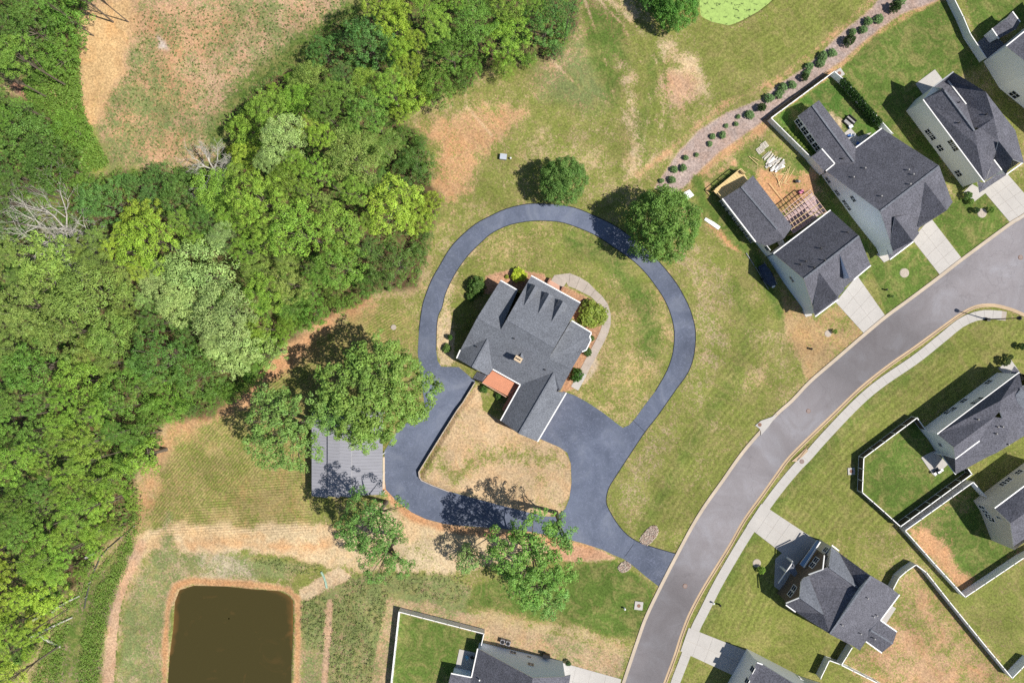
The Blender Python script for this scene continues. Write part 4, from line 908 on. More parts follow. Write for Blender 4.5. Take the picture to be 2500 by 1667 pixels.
# --- beige house on right edge (Q)
Qt = lambda *p: tp('Q', *p)
h = House('beige house cut by the right edge below the dark fenced yard')
h.roof([Qt((985, 697, 5.8), (1344, 428, 5.8), (1700, 165, 5.8), (1850, 420, 7.9), (1180, 880, 7.9)), Qt((1180, 880, 7.9), (1850, 420, 7.9), (2000, 620, 6), (1220, 1160, 6))])
h.wall(Qt((985, 697, 5.8), (1700, 165, 5.8), (1850, 420, 5.8), (1900, 700, 5.8), (1230, 1230, 5.8), (1180, 880, 7.7)), M_beige, .2)
h.roof([tp('G', (2095, 62, 3.0), (2238, 262, 3.0), (2500, 170, 3.0), (2400, 20, 3.2), (2250, 130, 3.6))[:], ], thick=.16)
for q in ((1282, 260), (1155, 355), (1090, 402)): h.win(*q, 1.25, 1.2, 2, 'Q')
for q in ((835, 690), (872, 735), (910, 790), (950, 830)): h.win(*q, .95, 1.5, 1, 'Q')
h.win(1040, 815, .8, 1.0, 1, 'Q')
h.gutter('Q', (985, 697, 5.8), (1344, 428, 5.8)); h.gutter('G', (2095, 62, 3.0), (2238, 262, 3.0))
# --- brown fronted house (G)
Gt = lambda *p: tp('G', *p)
h = House('brown fronted house facing the street in the lower right')
h.roof([Gt((885, 540, 8.2), (1045, 632, 5.2), (1045, 632, 5.2), (1160, 720, 3.2), (978, 965, 3.2), (880, 1058, 4.4), (838, 1168, 3.4), (780, 1255, 3.2), (720, 1215, 3.4), (495, 1100, 5.2), (492, 1097, 8.2)),
        Gt((885, 540, 8.2), (492, 1097, 8.2), (165, 885, 4.2), (72, 818, 4.2), (205, 745, 6.9), (430, 905, 7.0), (290, 640, 5.2), (290, 545, 5.4), (425, 478, 7.0), (485, 457, 7.0), (770, 662, 7.2), (580, 318, 4.4))])
h.roof([Gt((485, 455, 7.2), (770, 662, 7.4), (578, 316, 4.6), (512, 262, 4.6))], (M_roof2, M_trim), .16)
h.roof([Gt((205, 743, 7.1), (435, 908, 7.2), (290, 545, 5.5), (245, 560, 5.5), (218, 600, 5.6))], (M_roof2, M_trim), .16)
h.roof([Gt((880, 1058, 4.6), (978, 965, 3.2), (1135, 1075, 3.0), (1098, 1190, 4.4)), Gt((880, 1058, 4.6), (1098, 1190, 4.4), (990, 1277, 3.0), (838, 1168, 3.2))])
h.wall(Gt((290, 527, 5.4), (425, 478, 7.6), (440, 345, 5.4), (600, 345, 4.4), (885, 540, 8.0), (1045, 632, 5.0), (1160, 720, 3.2), (978, 965, 3.2), (780, 1255, 3.2), (495, 1100, 5.0), (165, 885, 4.2), (75, 797, 4.6), (205, 745, 6.8), (220, 600, 4.8)), M_brown, .12)
h.wall(Gt((1130, 1078, 3.0), (1098, 1190, 4.2), (992, 1270, 3.0), (850, 1168, 3.0), (980, 975, 3.0)), M_brown, .3)
h.wall(Gt((440, 342, 4.6), (512, 262, 4.6), (485, 455, 6.9), (470, 470, 6.5)), M_beige, .05)
for q in ((328, 440), (362, 392)): h.win(*q, 1.0, 1.4, 1, 'G')
for q in ((118, 712), (152, 660)): h.win(*q, 1.0, 1.4, 1, 'G')
h.win(455, 292, 1.0, 1.2, 1, 'G')
h.roof([Gt((205, 430, 2.7), (372, 198, 2.7), (402, 215, 3.3), (245, 462, 3.3))], (M_awn, M_trim), .1, 'garage_awning')
h.roof([Gt((28, 555, 2.9), (140, 408, 2.9), (183, 515, 3.2), (160, 553, 3.2), (90, 500, 3.0))][:0] or [Gt((95, 492, 2.9), (140, 410, 2.9), (185, 515, 3.2), (160, 553, 3.2))], (M_roof2, M_trim), .12, 'porch_roof')
for a, b in (((35, 462), (75, 498)), ((92, 372), (138, 408))):
    mb = MB(); p, q = at(*Gt(a)[0], 1.0), at(*Gt(b)[0], 2.7); mb.beam(Vector((q.x, q.y, 0)), Vector((q.x, q.y, 2.7)), .28, .28); mb.build('porch_column', M_trim, h.e)
mb = MB(); mb.beam(at(*Gt((0, 612))[0], 2.8), at(*Gt((140, 408))[0], 2.9), .12, .2); mb.build('porch_beam', M_trim, h.e)
p = [at(*q, 5.2) for q in Gt((235, 590), (275, 625), (312, 580), (280, 550))]; mb = MB(); mb.prism([(v.x, v.y) for v in p], 4.6, 5.2); mb.build('balcony', M_trim, h.e)
h.vents('G', [(905, 925), (780, 1088), (935, 912), (912, 1135), (847, 748), (603, 1005)], M_grey_obj, h=.5)
h.ridge('G', (884, 543, 8.2), (494, 1095, 8.2)); h.ridge('G', (488, 458, 7.2), (768, 660, 7.4)); h.ridge('G', (208, 746, 7.1), (430, 904, 7.2)); h.ridge('G', (882, 1060, 4.6), (1096, 1188, 4.4))
h.gutter('G', (72, 818, 4.2), (165, 885, 4.2)); h.gutter('G', (512, 248, 4.6), (580, 300, 4.5)); h.gutter('G', (1160, 720, 3.2), (978, 965, 3.2), (1135, 1075, 3.0)); h.gutter('G', (838, 1168, 3.2), (990, 1277, 3.0)); h.gutter('G', (290, 527, 5.5), (425, 478, 7.6), (440, 345, 5.5)); h.gutter('G', (75, 800, 4.7), (205, 747, 7.0), (218, 598, 5.0)); h.gutter('G', (245, 462, 3.32), (402, 215, 3.32))
# --- bottom edge house right of the street
h = House('white sided house on the bottom edge right of the street')
h.roof([[(1848, 1616, 5.5), (1862, 1621, 5.6), (2010, 1712, 9.2), (1900, 1850, 9.2), (1790, 1740, 5.5)], [(2010, 1712, 9.2), (2120, 1730, 5.5), (2060, 1860, 5.5), (1900, 1850, 9.2)]])
h.wall([(1848, 1614, 5.5), (2010, 1712, 9.0), (2120, 1730, 5.5), (2060, 1860, 5.5), (1780, 1740, 5.5)], M_white, .15)
h.win(1837, 1633, 1.0, 1.4, 1); h.win(1824, 1662, 1.0, 1.4, 1)
for q in ((1925, 1626), (1932, 1638), (1955, 1655)): h.win(*q, .7, 1.1, 1)
h.gutter('X', (1848, 1616, 5.5), (1862, 1621, 5.6))
# --- bottom edge house left of the street
It = lambda *p: tp('I', *p)
h = House('blue sided house on the bottom edge left of the street')
h.roof([It((1240, 1235, 3.0), (1768, 1518, 9.2), (1700, 1850, 9.2), (1120, 1800, 3.0)), It((1768, 1518, 9.2), (2050, 1508, 6.2), (2128, 1490, 5.4), (2070, 1860, 5.4), (1700, 1850, 9.2))])
h.roof([It((985, 1472, 3.0), (1178, 1510, 3.1), (1150, 1700, 3.1), (930, 1680, 3.0))])
h.wall(It((1240, 1235, 3.0), (1768, 1518, 9.1), (2090, 1508, 6.1), (2050, 1850, 5.4), (1120, 1800, 3.0)), M_blue, .2)
h.wall(It((995, 1480, 3.0), (1178, 1515, 3.0), (1150, 1700, 3.0), (940, 1675, 3.0)), M_blue, .2)
for q, s_ in (((1578, 1277), (1.1, 1.1)), ((1748, 1390), (1.1, 1.2)), ((1732, 1318), (.8, .7)), ((1885, 1328), (.8, .8))): h.win(*q, *s_, 2, 'I')
h.vents('I', [(1258, 1530)], M_trim, h=.4)
h.gutter('I', (1240, 1235, 3.0), (1180, 1510, 3.0)); h.gutter('I', (985, 1472, 3.0), (1178, 1510, 3.1))
# --- carport
Kt = lambda *p: tp('K', *p)
cp = House('open carport with a ribbed grey metal roof under the big oaks', cat='carport', group=None); cp.e.name = 'carport'
def ribs(quad, n, parent, zoff=.03):
    P = [at(*q) for q in quad]; mb = MB()
    for i in range(n + 1): mb.beam(P[0].lerp(P[3], i / n) + Vector((0, 0, zoff)), P[1].lerp(P[2], i / n) + Vector((0, 0, zoff)), .07, .06)
    mb.build('roof_rib', M_metal, parent)
Y0, Y1 = 1003, 1212
for x0, z0, x1, z1 in ((761, 3.15, 800, 3.4), (800, 3.85, 829, 3.95), (829, 3.95, 858, 3.85), (858, 3.6, 934, 3.2)):
    q = [(x0, Y0, z0), (x1, Y0 + 2, z1), (x1, Y1 + (2 if x1 < 900 else -6), z1), (x0, Y1 - 2, z0)]
    cp.roof([q], (M_metal, M_trim), .08); ribs(q, 26, cp.e)
for x in (763, 800, 858, 932):
    for y in (1010, 1060, 1110, 1160, 1206):
        mb = MB(); v = at(x, y, 2.9); mb.box((v.x, v.y, 1.45), (.16, .16, 2.9)); mb.build('post', M_trim if x == 932 else M_dkwood, cp.e)
mb = MB(); mb.beam(at(937.5, 1115, 2.2), at(937.5, 1192, 2.2), .25, .3); mb.build('edge_beam', mat('tan_fascia', (.62, .5, .38), .7, .08), cp.e)

# ---------------------------------------------------------------- fences
def fence(label, pts, z=1.83, mats=(M_vinyl, M_trim), panel=2.4, rails=False):
    e = empty('fence', label=label, cat='fence', group='yard fences')
    P = [at(x, y, z) for x, y in pts]
    for i in range(len(P) - 1):
        a, b = P[i].copy(), P[i + 1].copy(); L = (b - a).length; n_ = max(1, round(L / panel)); d = (b - a).normalized(); rz = math.atan2(d.y, d.x)
        for k in range(n_):
            p = a.lerp(b, k / n_); q = a.lerp(b, (k + 1) / n_); c = (p + q) / 2; w = (q - p).length
            mb = MB(); nb_ = 12
            for s_ in range(nb_):
                u = p.lerp(q, (s_ + .5) / nb_); mb.box((u.x, u.y, z / 2 + .03), (w / nb_ - .003, .045, z - .06), rz)
            pn = mb.build('panel', mats[0], e)
            mb = MB(); mb.box((c.x, c.y, z - .02), (w - .1, .14, .1), rz); mb.build('cap_rail', mats[1], pn); mb = MB(); mb.box((c.x, c.y, .12), (w - .1, .09, .14), rz); mb.build('bottom_rail', mats[1], pn)
            mb = MB(); mb.box((p.x, p.y, (z + .08) / 2), (.13, .13, z + .08), rz); mb.box((p.x, p.y, z + .12), (.17, .17, .08), rz, top=.3); mb.build('post', mats[1], e)
        if i == len(P) - 2:
            mb = MB(); mb.box((b.x, b.y, (z + .08) / 2), (.13, .13, z + .08), rz); mb.build('post', mats[1], e)
    return e
fence('white vinyl fence round the hedge yard beside the gravel strip', [(2179.3, 326.5), (2056, 191), (2037, 174.7), (1882.7, 288.3), (1981, 385.5), (2012, 421)])
fence('white fence curving down from the top edge at the upper right', [(2305, -60), (2331, 0), (2352, 42), (2369.4, 84), (2407.7, 141.6)])
fence('dark brown fence with white caps round the yard right of the street', [(2259.7, 1049), (2239, 1019.6), (2109, 1117.3), (2105.4, 1202), (2160, 1250), (2198.5, 1285), (2373, 1157), (2364, 1144.6)], mats=(M_dkwood, M_trim))
fence('white fence behind the beige house running down to a pointed corner', [(2407.7, 1212), (2376, 1176.5), (2249.5, 1267), (2210, 1295), (2283, 1377), (2356.6, 1457), (2430, 1408), (2500, 1361), (2560, 1330)])
fence('long white fence curving behind the brown fronted house', [(2180.6, 1438), (2195, 1410), (2214, 1393), (2236.7, 1378), (2262, 1397), (2318.4, 1468.5), (2410, 1580.8), (2471.4, 1654.8), (2515, 1610)])
fence('short white fence between the brown fronted house and the bottom edge', [(2081, 1579.5), (2054.3, 1622.9), (2145, 1668), (2230, 1720)])
fence('small white fence return beside the white sided bottom house', [(2003.3, 1656), (2025, 1611.4), (2050, 1620.5)])
fence('white fence round the lawn on the bottom edge beside the retention pond', [(951, 1720), (954.6, 1667), (973.7, 1492.8), (1181.6, 1546.3), (1174, 1579.5)])
ff = empty('rail_fence', label='thin dark rail fence beside the gravel strip outside the white fence', cat='fence')
mb = MB(); RF = [tp('O', p)[0] for p in ((1425, 1150), (1560, 1045), (1700, 940), (1840, 850), (1960, 760), (2055, 695))]
for i in range(5):
    a, b = at(*RF[i]), at(*RF[i + 1]); mb = MB(); mb.box((a.x, a.y, .45), (.1, .1, .9)); mb.build('post', M_dkwood, ff)
    mb = MB()
    for z in (.35, .75): mb.beam(a + Vector((0, 0, z)), b + Vector((0, 0, z)), .06, .12)
    mb.build('rail', M_dkwood, ff)

# ---------------------------------------------------------------- vegetation
def leaf_mesh(name, pts, nrm, size, val, hue, mat_=None):
    n = len(pts); rs = np.random
    t = rs.normal(size=(n, 3)); t -= nrm * (t * nrm).sum(1, keepdims=True); t /= np.linalg.norm(t, axis=1, keepdims=True) + 1e-9
    b = np.cross(nrm, t); s = size[:, None]
    v = np.stack([pts - t * s * .62, pts - b * s * .42, pts + t * s * .62, pts + b * s * .42], 1).reshape(-1, 3)
    me = bpy.data.meshes.new(name); me.vertices.add(4 * n); me.loops.add(4 * n); me.polygons.add(n)
    me.vertices.foreach_set('co', v.astype(np.float32).ravel()); me.loops.foreach_set('vertex_index', np.arange(4 * n, dtype=np.int32))
    me.polygons.foreach_set('loop_start', np.arange(0, 4 * n, 4, dtype=np.int32)); me.polygons.foreach_set('loop_total', np.full(n, 4, np.int32))
    me.update(calc_edges=True); me.materials.append(mat_ or M_leaf)
    c = np.ones((n, 4)); c[:, 0] = hue; c[:, 1] = val; a = me.attributes.new('val', 'FLOAT_COLOR', 'FACE'); a.data.foreach_set('color', c.astype(np.float32).ravel())
    return me
def crown_pts(rad, hgt, nclump, nleaf, cr=(.8, 1.5), leaf=(.22, .4), lobes=5, gap=0.0, seed=0, flat=.55, fillin=.25, sep=.88, lob=1.0):
    rs = np.random.RandomState(seed); P = []; N = []; SZ = []; V = []; HU = []
    ph = rs.rand(4) * 6.28
    def outline(a): return 1 + lob * (.13 * np.sin(lobes * a + ph[0]) + .08 * np.sin((lobes * 2 + 1) * a + ph[1]) + .06 * np.sin(2 * a + ph[2]))
    C = []; tries = 0
    while len(C) < nclump and tries < nclump * 60:
        tries += 1
        a = rs.rand() * 6.283; r = math.sqrt(rs.rand()); R_ = rad * outline(a); x, y = r * R_ * math.cos(a), r * R_ * math.sin(a)
        if gap and math.sin(x * 1.1 + ph[0] * 3) * math.sin(y * 1.3 + ph[1] * 2) + .6 * math.sin((x + y) * .7 + ph[3]) > .9 - gap: continue
        top = hgt * math.sqrt(max(0, 1 - r * r * .96)); z = top * (1 if rs.rand() > fillin else rs.rand()) + rs.normal() * hgt * .09
        c = rs.uniform(*cr) * (1 - .3 * r)
        if any((x - q[0]) ** 2 + (y - q[1]) ** 2 + (z - q[2]) ** 2 < (c * sep) ** 2 for q in C): continue
        C.append((x, y, z, c))
    per = nleaf // max(1, len(C))
    for x, y, z, c in C:
        n_ = int(per * (c / (sum(cr) / 2)) ** 2); d = rs.normal(size=(n_, 3)); d /= np.linalg.norm(d, axis=1, keepdims=True)
        d[:, 2] = np.abs(d[:, 2]) * .9 + d[:, 2] * .1
        rr = c * (.62 + .34 * rs.rand(n_)) ; p = d * rr[:, None]; p[:, 2] *= flat + .25
        P.append(p + (x, y, z)); nn = d + rs.normal(size=(n_, 3)) * .45 + (0, 0, .35); N.append(nn / np.linalg.norm(nn, axis=1, keepdims=True))
        SZ.append(rs.uniform(*leaf, n_)); cv = rs.normal() * .15
        V.append(np.clip(.5 + cv + rs.normal(size=n_) * .17, 0, 1)); HU.append(np.clip(.5 + rs.normal() * .15 + rs.normal(size=n_) * .15, 0, 1))
    return [np.concatenate(q) for q in (P, N, SZ, V, HU)] + [C]
def make_crown(name, *a, **k):
    P, N, SZ, V, HU, C = crown_pts(*a, **k); return leaf_mesh(name, P, N, SZ, V, HU), C
def trunk_mesh(name, height, r0, C, n_limb=7, seed=0, material=None, reach=.85):
    rs = random.Random(seed); mb = MB(); base = -height
    mb.tube([(0, 0, base - .3), (.05, .03, base + .6), (rs.uniform(-.2, .2), rs.uniform(-.2, .2), base * .4), (0, 0, .2)], [r0 * 1.4, r0, r0 * .75, r0 * .35], 8)
    for i in range(min(n_limb, len(C))):
        x, y, z, c = rs.choice(C); s = rs.uniform(.15, .55) * base
        mb.tube([(0, 0, s), (x * .4, y * .4, s * .4 + z * .3), (x * reach, y * reach, z * reach)], [r0 * .4, r0 * .22, .04], 5)
    return mb.build(name, material or M_bark)
def proto(obj):
    me = obj.data; bpy.data.objects.remove(obj); return me
FOREST = []
specs = [(5.0, 4.6, 110, 12000, dict(cr=(.65, 1.2), leaf=(.13, .24), lobes=5)),
         (5.0, 4.4, 80, 12000, dict(cr=(.9, 1.45), leaf=(.13, .24), lobes=4)),
         (5.0, 5.0, 150, 11000, dict(cr=(.5, .9), leaf=(.12, .22), lobes=6)),
         (5.0, 4.6, 80, 10000, dict(cr=(.75, 1.3), leaf=(.14, .26), lobes=3, gap=.25)),
         (5.0, 4.0, 130, 12000, dict(cr=(.6, 1.0), leaf=(.12, .22), lobes=7)),
         (5.0, 4.8, 95, 10500, dict(cr=(.7, 1.3), leaf=(.15, .27), lobes=5, gap=.15))]
for i, (r, hg, nc, nl, kw) in enumerate(specs):
    cm, C = make_crown('crown', r, hg, nc, nl, seed=20 + i, **kw)
    FOREST.append((cm, proto(trunk_mesh('trunk', 11, .28, C, 8, i))))
def tree(x, y, r, z, col, label, kind=None, meshes=None, unit=5.0, name='tree', cat='tree', group=None, squash=1.0, rz=None, zc=None):
    """x,y: where the crown shows; z: height of the crown's base; r: radius in photo pixels"""
    ztop = z + (zc or 1.5); v = at(x, y, ztop); rr = r / PPM * (H - ztop) / H; s = rr / unit
    e = empty(name, (v.x, v.y, 0), rz if rz is not None else random.uniform(0, 6.28), label, cat, group)
    cm, tm = meshes
    c = link(bpy.data.objects.new('crown', cm), e); c.location = (0, 0, z); c.scale = (s, s, s * squash); c.color = (*[v * 1.34 for v in col], 1)
    if tm:
        t = link(bpy.data.objects.new('trunk', tm), e); t.location = (0, 0, z); t.scale = (s, s, z / 11.0)
    return e
YG_, LG_, MG_, DG_, PL_, OV_, BG_ = (.225, .32, .036), (.165, .275, .034), (.115, .21, .032), (.078, .145, .028), (.24, .33, .10), (.165, .235, .048), (.085, .18, .042)
CN = {YG_: 'yellow green', LG_: 'light green', MG_: 'mid green', DG_: 'dark green', PL_: 'pale green', OV_: 'olive green', BG_: 'bluish green'}
seeds = [(30, 60, DG_), (90, 130, MG_), (180, 30, MG_), (60, 330, DG_), (120, 410, DG_), (30, 260, MG_), (150, 330, MG_), (960, 40, YG_), (1000, 150, YG_), (1010, 230, YG_), (900, 95, MG_), (850, 130, BG_), (790, 110, BG_), (1085, 50, LG_),
         (1150, 60, MG_), (1200, 130, LG_), (1280, 40, LG_), (1290, 110, MG_), (1370, 80, BG_), (1100, 150, MG_), (960, 190, LG_), (900, 230, LG_), (1060, 220, DG_), (760, 170, OV_), (720, 230, LG_),
         (650, 260, LG_), (600, 310, YG_), (690, 330, PL_), (820, 270, MG_), (900, 330, OV_), (1000, 360, DG_), (960, 420, DG_), (870, 390, OV_), (790, 330, YG_), (700, 450, LG_), (620, 480, LG_), (540, 440, LG_),
         (440, 470, DG_), (370, 440, BG_), (260, 490, BG_), (220, 460, MG_), (340, 570, YG_), (420, 600, LG_), (700, 560, LG_), (800, 500, OV_), (860, 520, LG_), (970, 510, YG_), (900, 600, DG_), (990, 640, DG_), (800, 660, MG_),
         (700, 690, OV_), (760, 740, MG_), (490, 680, PL_), (540, 760, PL_), (420, 700, PL_), (630, 790, LG_), (100, 680, OV_), (200, 720, OV_), (150, 620, OV_), (60, 790, OV_), (270, 790, OV_), (390, 850, DG_), (480, 900, DG_),
         (350, 950, MG_), (220, 900, OV_), (100, 890, MG_), (60, 1000, MG_), (180, 1010, LG_), (300, 1100, MG_), (120, 1120, LG_), (200, 1200, LG_), (60, 1260, MG_), (100, 1370, LG_), (40, 1450, YG_), (30, 1560, YG_), (560, 940, MG_), (520, 830, PL_)]
big = [(690, 335, 52, PL_), (1005, 225, 42, YG_), (900, 110, 62, BG_), (960, 55, 44, YG_), (785, 120, 38, BG_), (750, 190, 44, OV_), (610, 320, 48, LG_), (655, 265, 42, LG_), (730, 245, 40, LG_),
       (490, 670, 82, PL_), (545, 770, 70, PL_), (430, 740, 48, PL_), (360, 590, 62, YG_), (345, 530, 42, YG_), (530, 470, 55, LG_), (620, 480, 58, LG_), (700, 440, 45, LG_), (440, 480, 52, DG_), (380, 430, 38, BG_),
       (255, 500, 58, BG_), (210, 460, 38, MG_), (960, 500, 62, YG_), (1020, 530, 36, YG_), (970, 640, 62, DG_), (1010, 400, 48, DG_), (860, 380, 62, OV_), (930, 350, 42, OV_), (780, 330, 28, YG_),
       (120, 660, 78, OV_), (220, 720, 70, OV_), (60, 750, 62, OV_), (150, 810, 60, OV_), (270, 820, 50, OV_), (390, 870, 66, DG_), (480, 910, 60, DG_), (300, 960, 58, MG_), (410, 975, 48, MG_), (200, 930, 56, LG_),
       (80, 900, 60, MG_), (60, 60, 60, DG_), (150, 30, 52, MG_), (120, 130, 46, MG_), (60, 330, 66, DG_), (130, 400, 60, DG_), (160, 310, 40, MG_), (820, 560, 58, LG_), (720, 560, 60, LG_), (830, 650, 56, MG_), (700, 690, 46, OV_),
       (760, 760, 36, MG_), (640, 720, 44, LG_), (1240, 90, 52, LG_), (1160, 40, 50, MG_), (1330, 60, 52, BG_), (1230, 150, 28, LG_), (1100, 120, 56, MG_), (1060, 210, 44, MG_), (950, 210, 40, LG_), (1130, 190, 26, DG_), (900, 270, 48, MG_)]
def inside(x, y, poly):
    c = False; n_ = len(poly)
    for i in range(n_):
        ax, ay = poly[i]; bx, by = poly[(i + 1) % n_]
        if (ay > y) != (by > y) and x < (bx - ax) * (y - ay) / (by - ay) + ax: c = not c
    return c
def edge(x, y, poly):
    best = 1e9; n_ = len(poly)
    for i in range(n_):
        a = Vector(poly[i]); b = Vector(poly[(i + 1) % n_]); e_ = b - a; t = max(0, min(1, (Vector((x, y)) - a).dot(e_) / max(e_.length_squared, 1e-9)))
        best = min(best, (a + e_ * t - Vector((x, y))).length)
    return best
rng = random.Random(11); placed = [(x, y, r, c) for x, y, r, c in big]
VIEW = (-40, -40, 2540, 1710)
BARE = [(110, 545, 90), (500, 395, 45)]
for t_ in range(14000):
    x, y = rng.uniform(-40, 1410), rng.uniform(-40, 1690)
    pl_ = next((p for p in (WEST, NW1, NW2) if inside(x, y, p)), None)
    if not pl_: continue
    r = rng.choice((26, 32, 38, 44)); e_ = edge(x, y, pl_)
    if x < 0 or y < 0 or y > 1667: e_ = 99
    if e_ < 14: continue
    r = min(r, max(17, e_ * 1.05))
    if any(math.hypot(x - a, y - b) < (r + c) * .74 for a, b, c, _ in placed): continue
    if any(math.hypot(x - a, y - b) < c * 1.0 for a, b, c in BARE): continue
    col = min(seeds, key=lambda s: (s[0] - x) ** 2 + (s[1] - y) ** 2)[2]
    placed.append((x, y, r, col))
LM = [('the bare grey tree', 110, 545), ('the retention pond', 560, 1540), ('the clay clearing', 380, 200), ('the loop drive', 1010, 700), ('the algae pond', 1790, 10),
      ('the north meadow', 1230, 250), ('the dirt track', 300, 1420), ('the carport', 850, 1100), ('the largest pale crown', 490, 670), ('the left edge', 0, 1000),
      ('the upper left corner', 0, 0), ('the top edge', 1100, 0), ('the bright crown near the drive', 960, 500), ('the lower left corner', 0, 1667)]
ORD = ['nearest', 'second nearest', 'third nearest', 'fourth nearest', 'fifth nearest', 'sixth nearest', 'seventh nearest', 'eighth nearest', 'ninth nearest', 'tenth nearest', 'eleventh nearest', 'twelfth nearest', 'thirteenth nearest', 'fourteenth nearest', 'fifteenth nearest', 'sixteenth nearest', 'seventeenth nearest', 'eighteenth nearest', 'nineteenth nearest', 'twentieth nearest']
def side(dx, dy):
    a = math.degrees(math.atan2(-dy, dx)) % 360
    return ['right of', 'above and right of', 'above', 'above and left of', 'left of', 'below and left of', 'below', 'below and right of'][int((a + 22.5) // 45) % 8]
buckets = {}
for i, (x, y, r, c) in enumerate(placed):
    lm = min(LM, key=lambda q: (q[1] - x) ** 2 + (q[2] - y) ** 2); k = (CN[c], lm[0], side(x - lm[1], y - lm[2])); buckets.setdefault(k, []).append((math.hypot(x - lm[1], y - lm[2]), i))
labels = {}
for (cn, lm, sd), q in buckets.items():
    for k, (d_, i) in enumerate(sorted(q)):
        sz = 'broad ' if placed[i][2] > 50 else 'small ' if placed[i][2] < 24 else ''
        labels[i] = f"{sz}{cn} tree {sd} {lm}" + (f", {ORD[k]}" if len(q) > 1 else '')
for i, (x, y, r, c) in enumerate(placed):
    j = rng.uniform(.86, 1.16); col = tuple(v * j * rng.uniform(.93, 1.07) for v in c)
    e_ = min(edge(x, y, p) for p in (WEST, NW1, NW2))
    z = rng.uniform(9, 16) if e_ > 90 else rng.uniform(6, 9) if e_ > 55 else rng.uniform(2.0, 3.6)
    if r < 22: z = rng.uniform(1.2, 2.2)
    if x < 45 or y < 30: z = rng.uniform(9, 14)
    mi = {PL_: 1, OV_: rng.choice((1, 4)), YG_: rng.choice((0, 5)), DG_: rng.choice((2, 0, 4)), BG_: 2}.get(c, rng.randrange(6))
    tree(x, y, r * 1.1, z, col, labels[i], meshes=FOREST[mi], squash=rng.uniform(.8, 1.15) * (1.0 if z > 4 else 1.35), group='trees of the wood', zc=1.5 if z > 4 else 3)
# bare trees
def bare_tree(x, y, h0, spread, label, seed, lean=(0, 0)):
    rs = random.Random(seed); mb = MB(); v = at(x, y, h0 * .7)
    def br(p, d, L, r, n_):
        q = p + d * L * .5 + Vector((rs.uniform(-1, 1), rs.uniform(-1, 1), rs.uniform(-.3, .5))) * L * .08; e_ = q + (d + Vector((rs.uniform(-.3, .3), rs.uniform(-.3, .3), rs.uniform(-.1, .2)))).normalized() * L * .5
        mb.tube([p, q, e_], [r, r * .8, r * .55], 5 if r > .05 else 3)
        if n_ == 0: return
        for k in range(rs.choice((3, 3, 4))):
            a = rs.uniform(0, 6.28); dd = (d + Vector((math.cos(a), math.sin(a), rs.uniform(-.1, .35))) * rs.uniform(.5, 1.0)).normalized()
            br(p.lerp(e_, rs.uniform(.45, 1)), dd, L * rs.uniform(.6, .8), r * .55, n_ - 1)
    e = empty('bare_tree', (v.x, v.y, 0), 0, label, 'tree')
    mb.tube([(0, 0, -.2), (lean[0] * .3, lean[1] * .3, h0 * .35)], [.3, .22], 8); tk = mb.build('trunk', M_bare, e); mb.__init__()
    for k in range(6):
        a = k * 1.05 + rs.uniform(-.3, .3); br(Vector((lean[0] * .3, lean[1] * .3, h0 * rs.uniform(.25, .35))), Vector((math.cos(a), math.sin(a), .75)).normalized(), spread * .5, .13, 4)
    mb.build('branches', M_bare, e)
bare_tree(100, 545, 15, 10.5, 'large bleached leafless tree on the left edge among green crowns', 3)
bare_tree(165, 600, 15, 6.5, 'smaller grey leafless tree just right of the large bare one', 5)
bare_tree(495, 398, 12, 5.5, 'grey brown leafless tree at the lower edge of the clay clearing', 9)
# special trees
cmR, CR = make_crown('crown', 5.0, 5.6, 420, 42000, cr=(.6, .95), leaf=(.13, .23), lobes=5, seed=51, sep=.62, lob=.4)
trR = proto(trunk_mesh('trunk', 11, .25, CR, 8, 5))
tree(1376, 436, 60, 3.6, (.09, .17, .035), 'round dark green tree standing above the top of the loop drive', meshes=(cmR, trR), unit=5.2, zc=3)
tree(1624, 546, 94, 4.2, (.105, .19, .035), 'large round green tree overhanging the upper right of the loop drive', meshes=(cmR, trR), unit=5.2, zc=4, rz=2.0)
tree(1655, 8, 56, 2.2, (.085, .2, .03), 'bushy green tree on the bank of the duckweed pond', meshes=(cmR, trR), unit=5.2, zc=3, rz=4.0)
tree(1600, -20, 34, 2.0, (.07, .17, .03), 'green tree cut by the top edge beside the duckweed pond', meshes=(cmR, trR), unit=5.2, zc=3, rz=1.0)
def oak(x, y, rpx, z, col, label, n, gap, seed, r=8.5, hg=5, nc=150, lf=(.2, .36), cr=(.75, 1.45), rz=0, limbs=26, cat='tree', name='oak_tree', zc=3):
    cm, C = make_crown('crown', r, hg, nc, n, cr=cr, leaf=lf, lobes=4, gap=gap, seed=seed); tm = proto(trunk_mesh('trunk', 11, .5, C, limbs, seed, reach=.97))
    return tree(x, y, rpx, z, col, label, meshes=(cm, tm), unit=r, name=name, rz=rz, cat=cat, zc=zc)
oak(920, 950, 130, 12, (.145, .235, .045), 'huge green oak overhanging the carport and the rear court', 32000, .2, 60, nc=270)
oak(880, 1045, 62, 11, (.15, .24, .045), 'lower green oak crown reaching over the carport roof', 10000, .2, 66, r=5, nc=100)
oak(690, 1050, 104, 12, (.135, .225, .05), 'sparse green oak with limbs showing left of the carport', 17000, .35, 61, r=7.5, nc=190)
oak(805, 1010, 48, 10, (.13, .24, .05), 'narrow green tree between the sparse oak and the huge oak', 8000, .2, 67, r=4.5, nc=80)
oak(900, 1280, 84, 12, (.095, .19, .04), 'thin dark oak below the carport with the sandy track showing through', 11500, .42, 62, r=7, nc=150)
oak(935, 1365, 70, 10, (.11, .21, .045), 'ragged lower oak crown spreading over the sandy track', 6500, .75, 63, r=6.5, nc=90)
oak(1300, 1370, 112, 11, (.13, .25, .045), 'large ragged oak below the drive casting its shadow over the drive', 20000, .4, 64, r=8.5, nc=210)
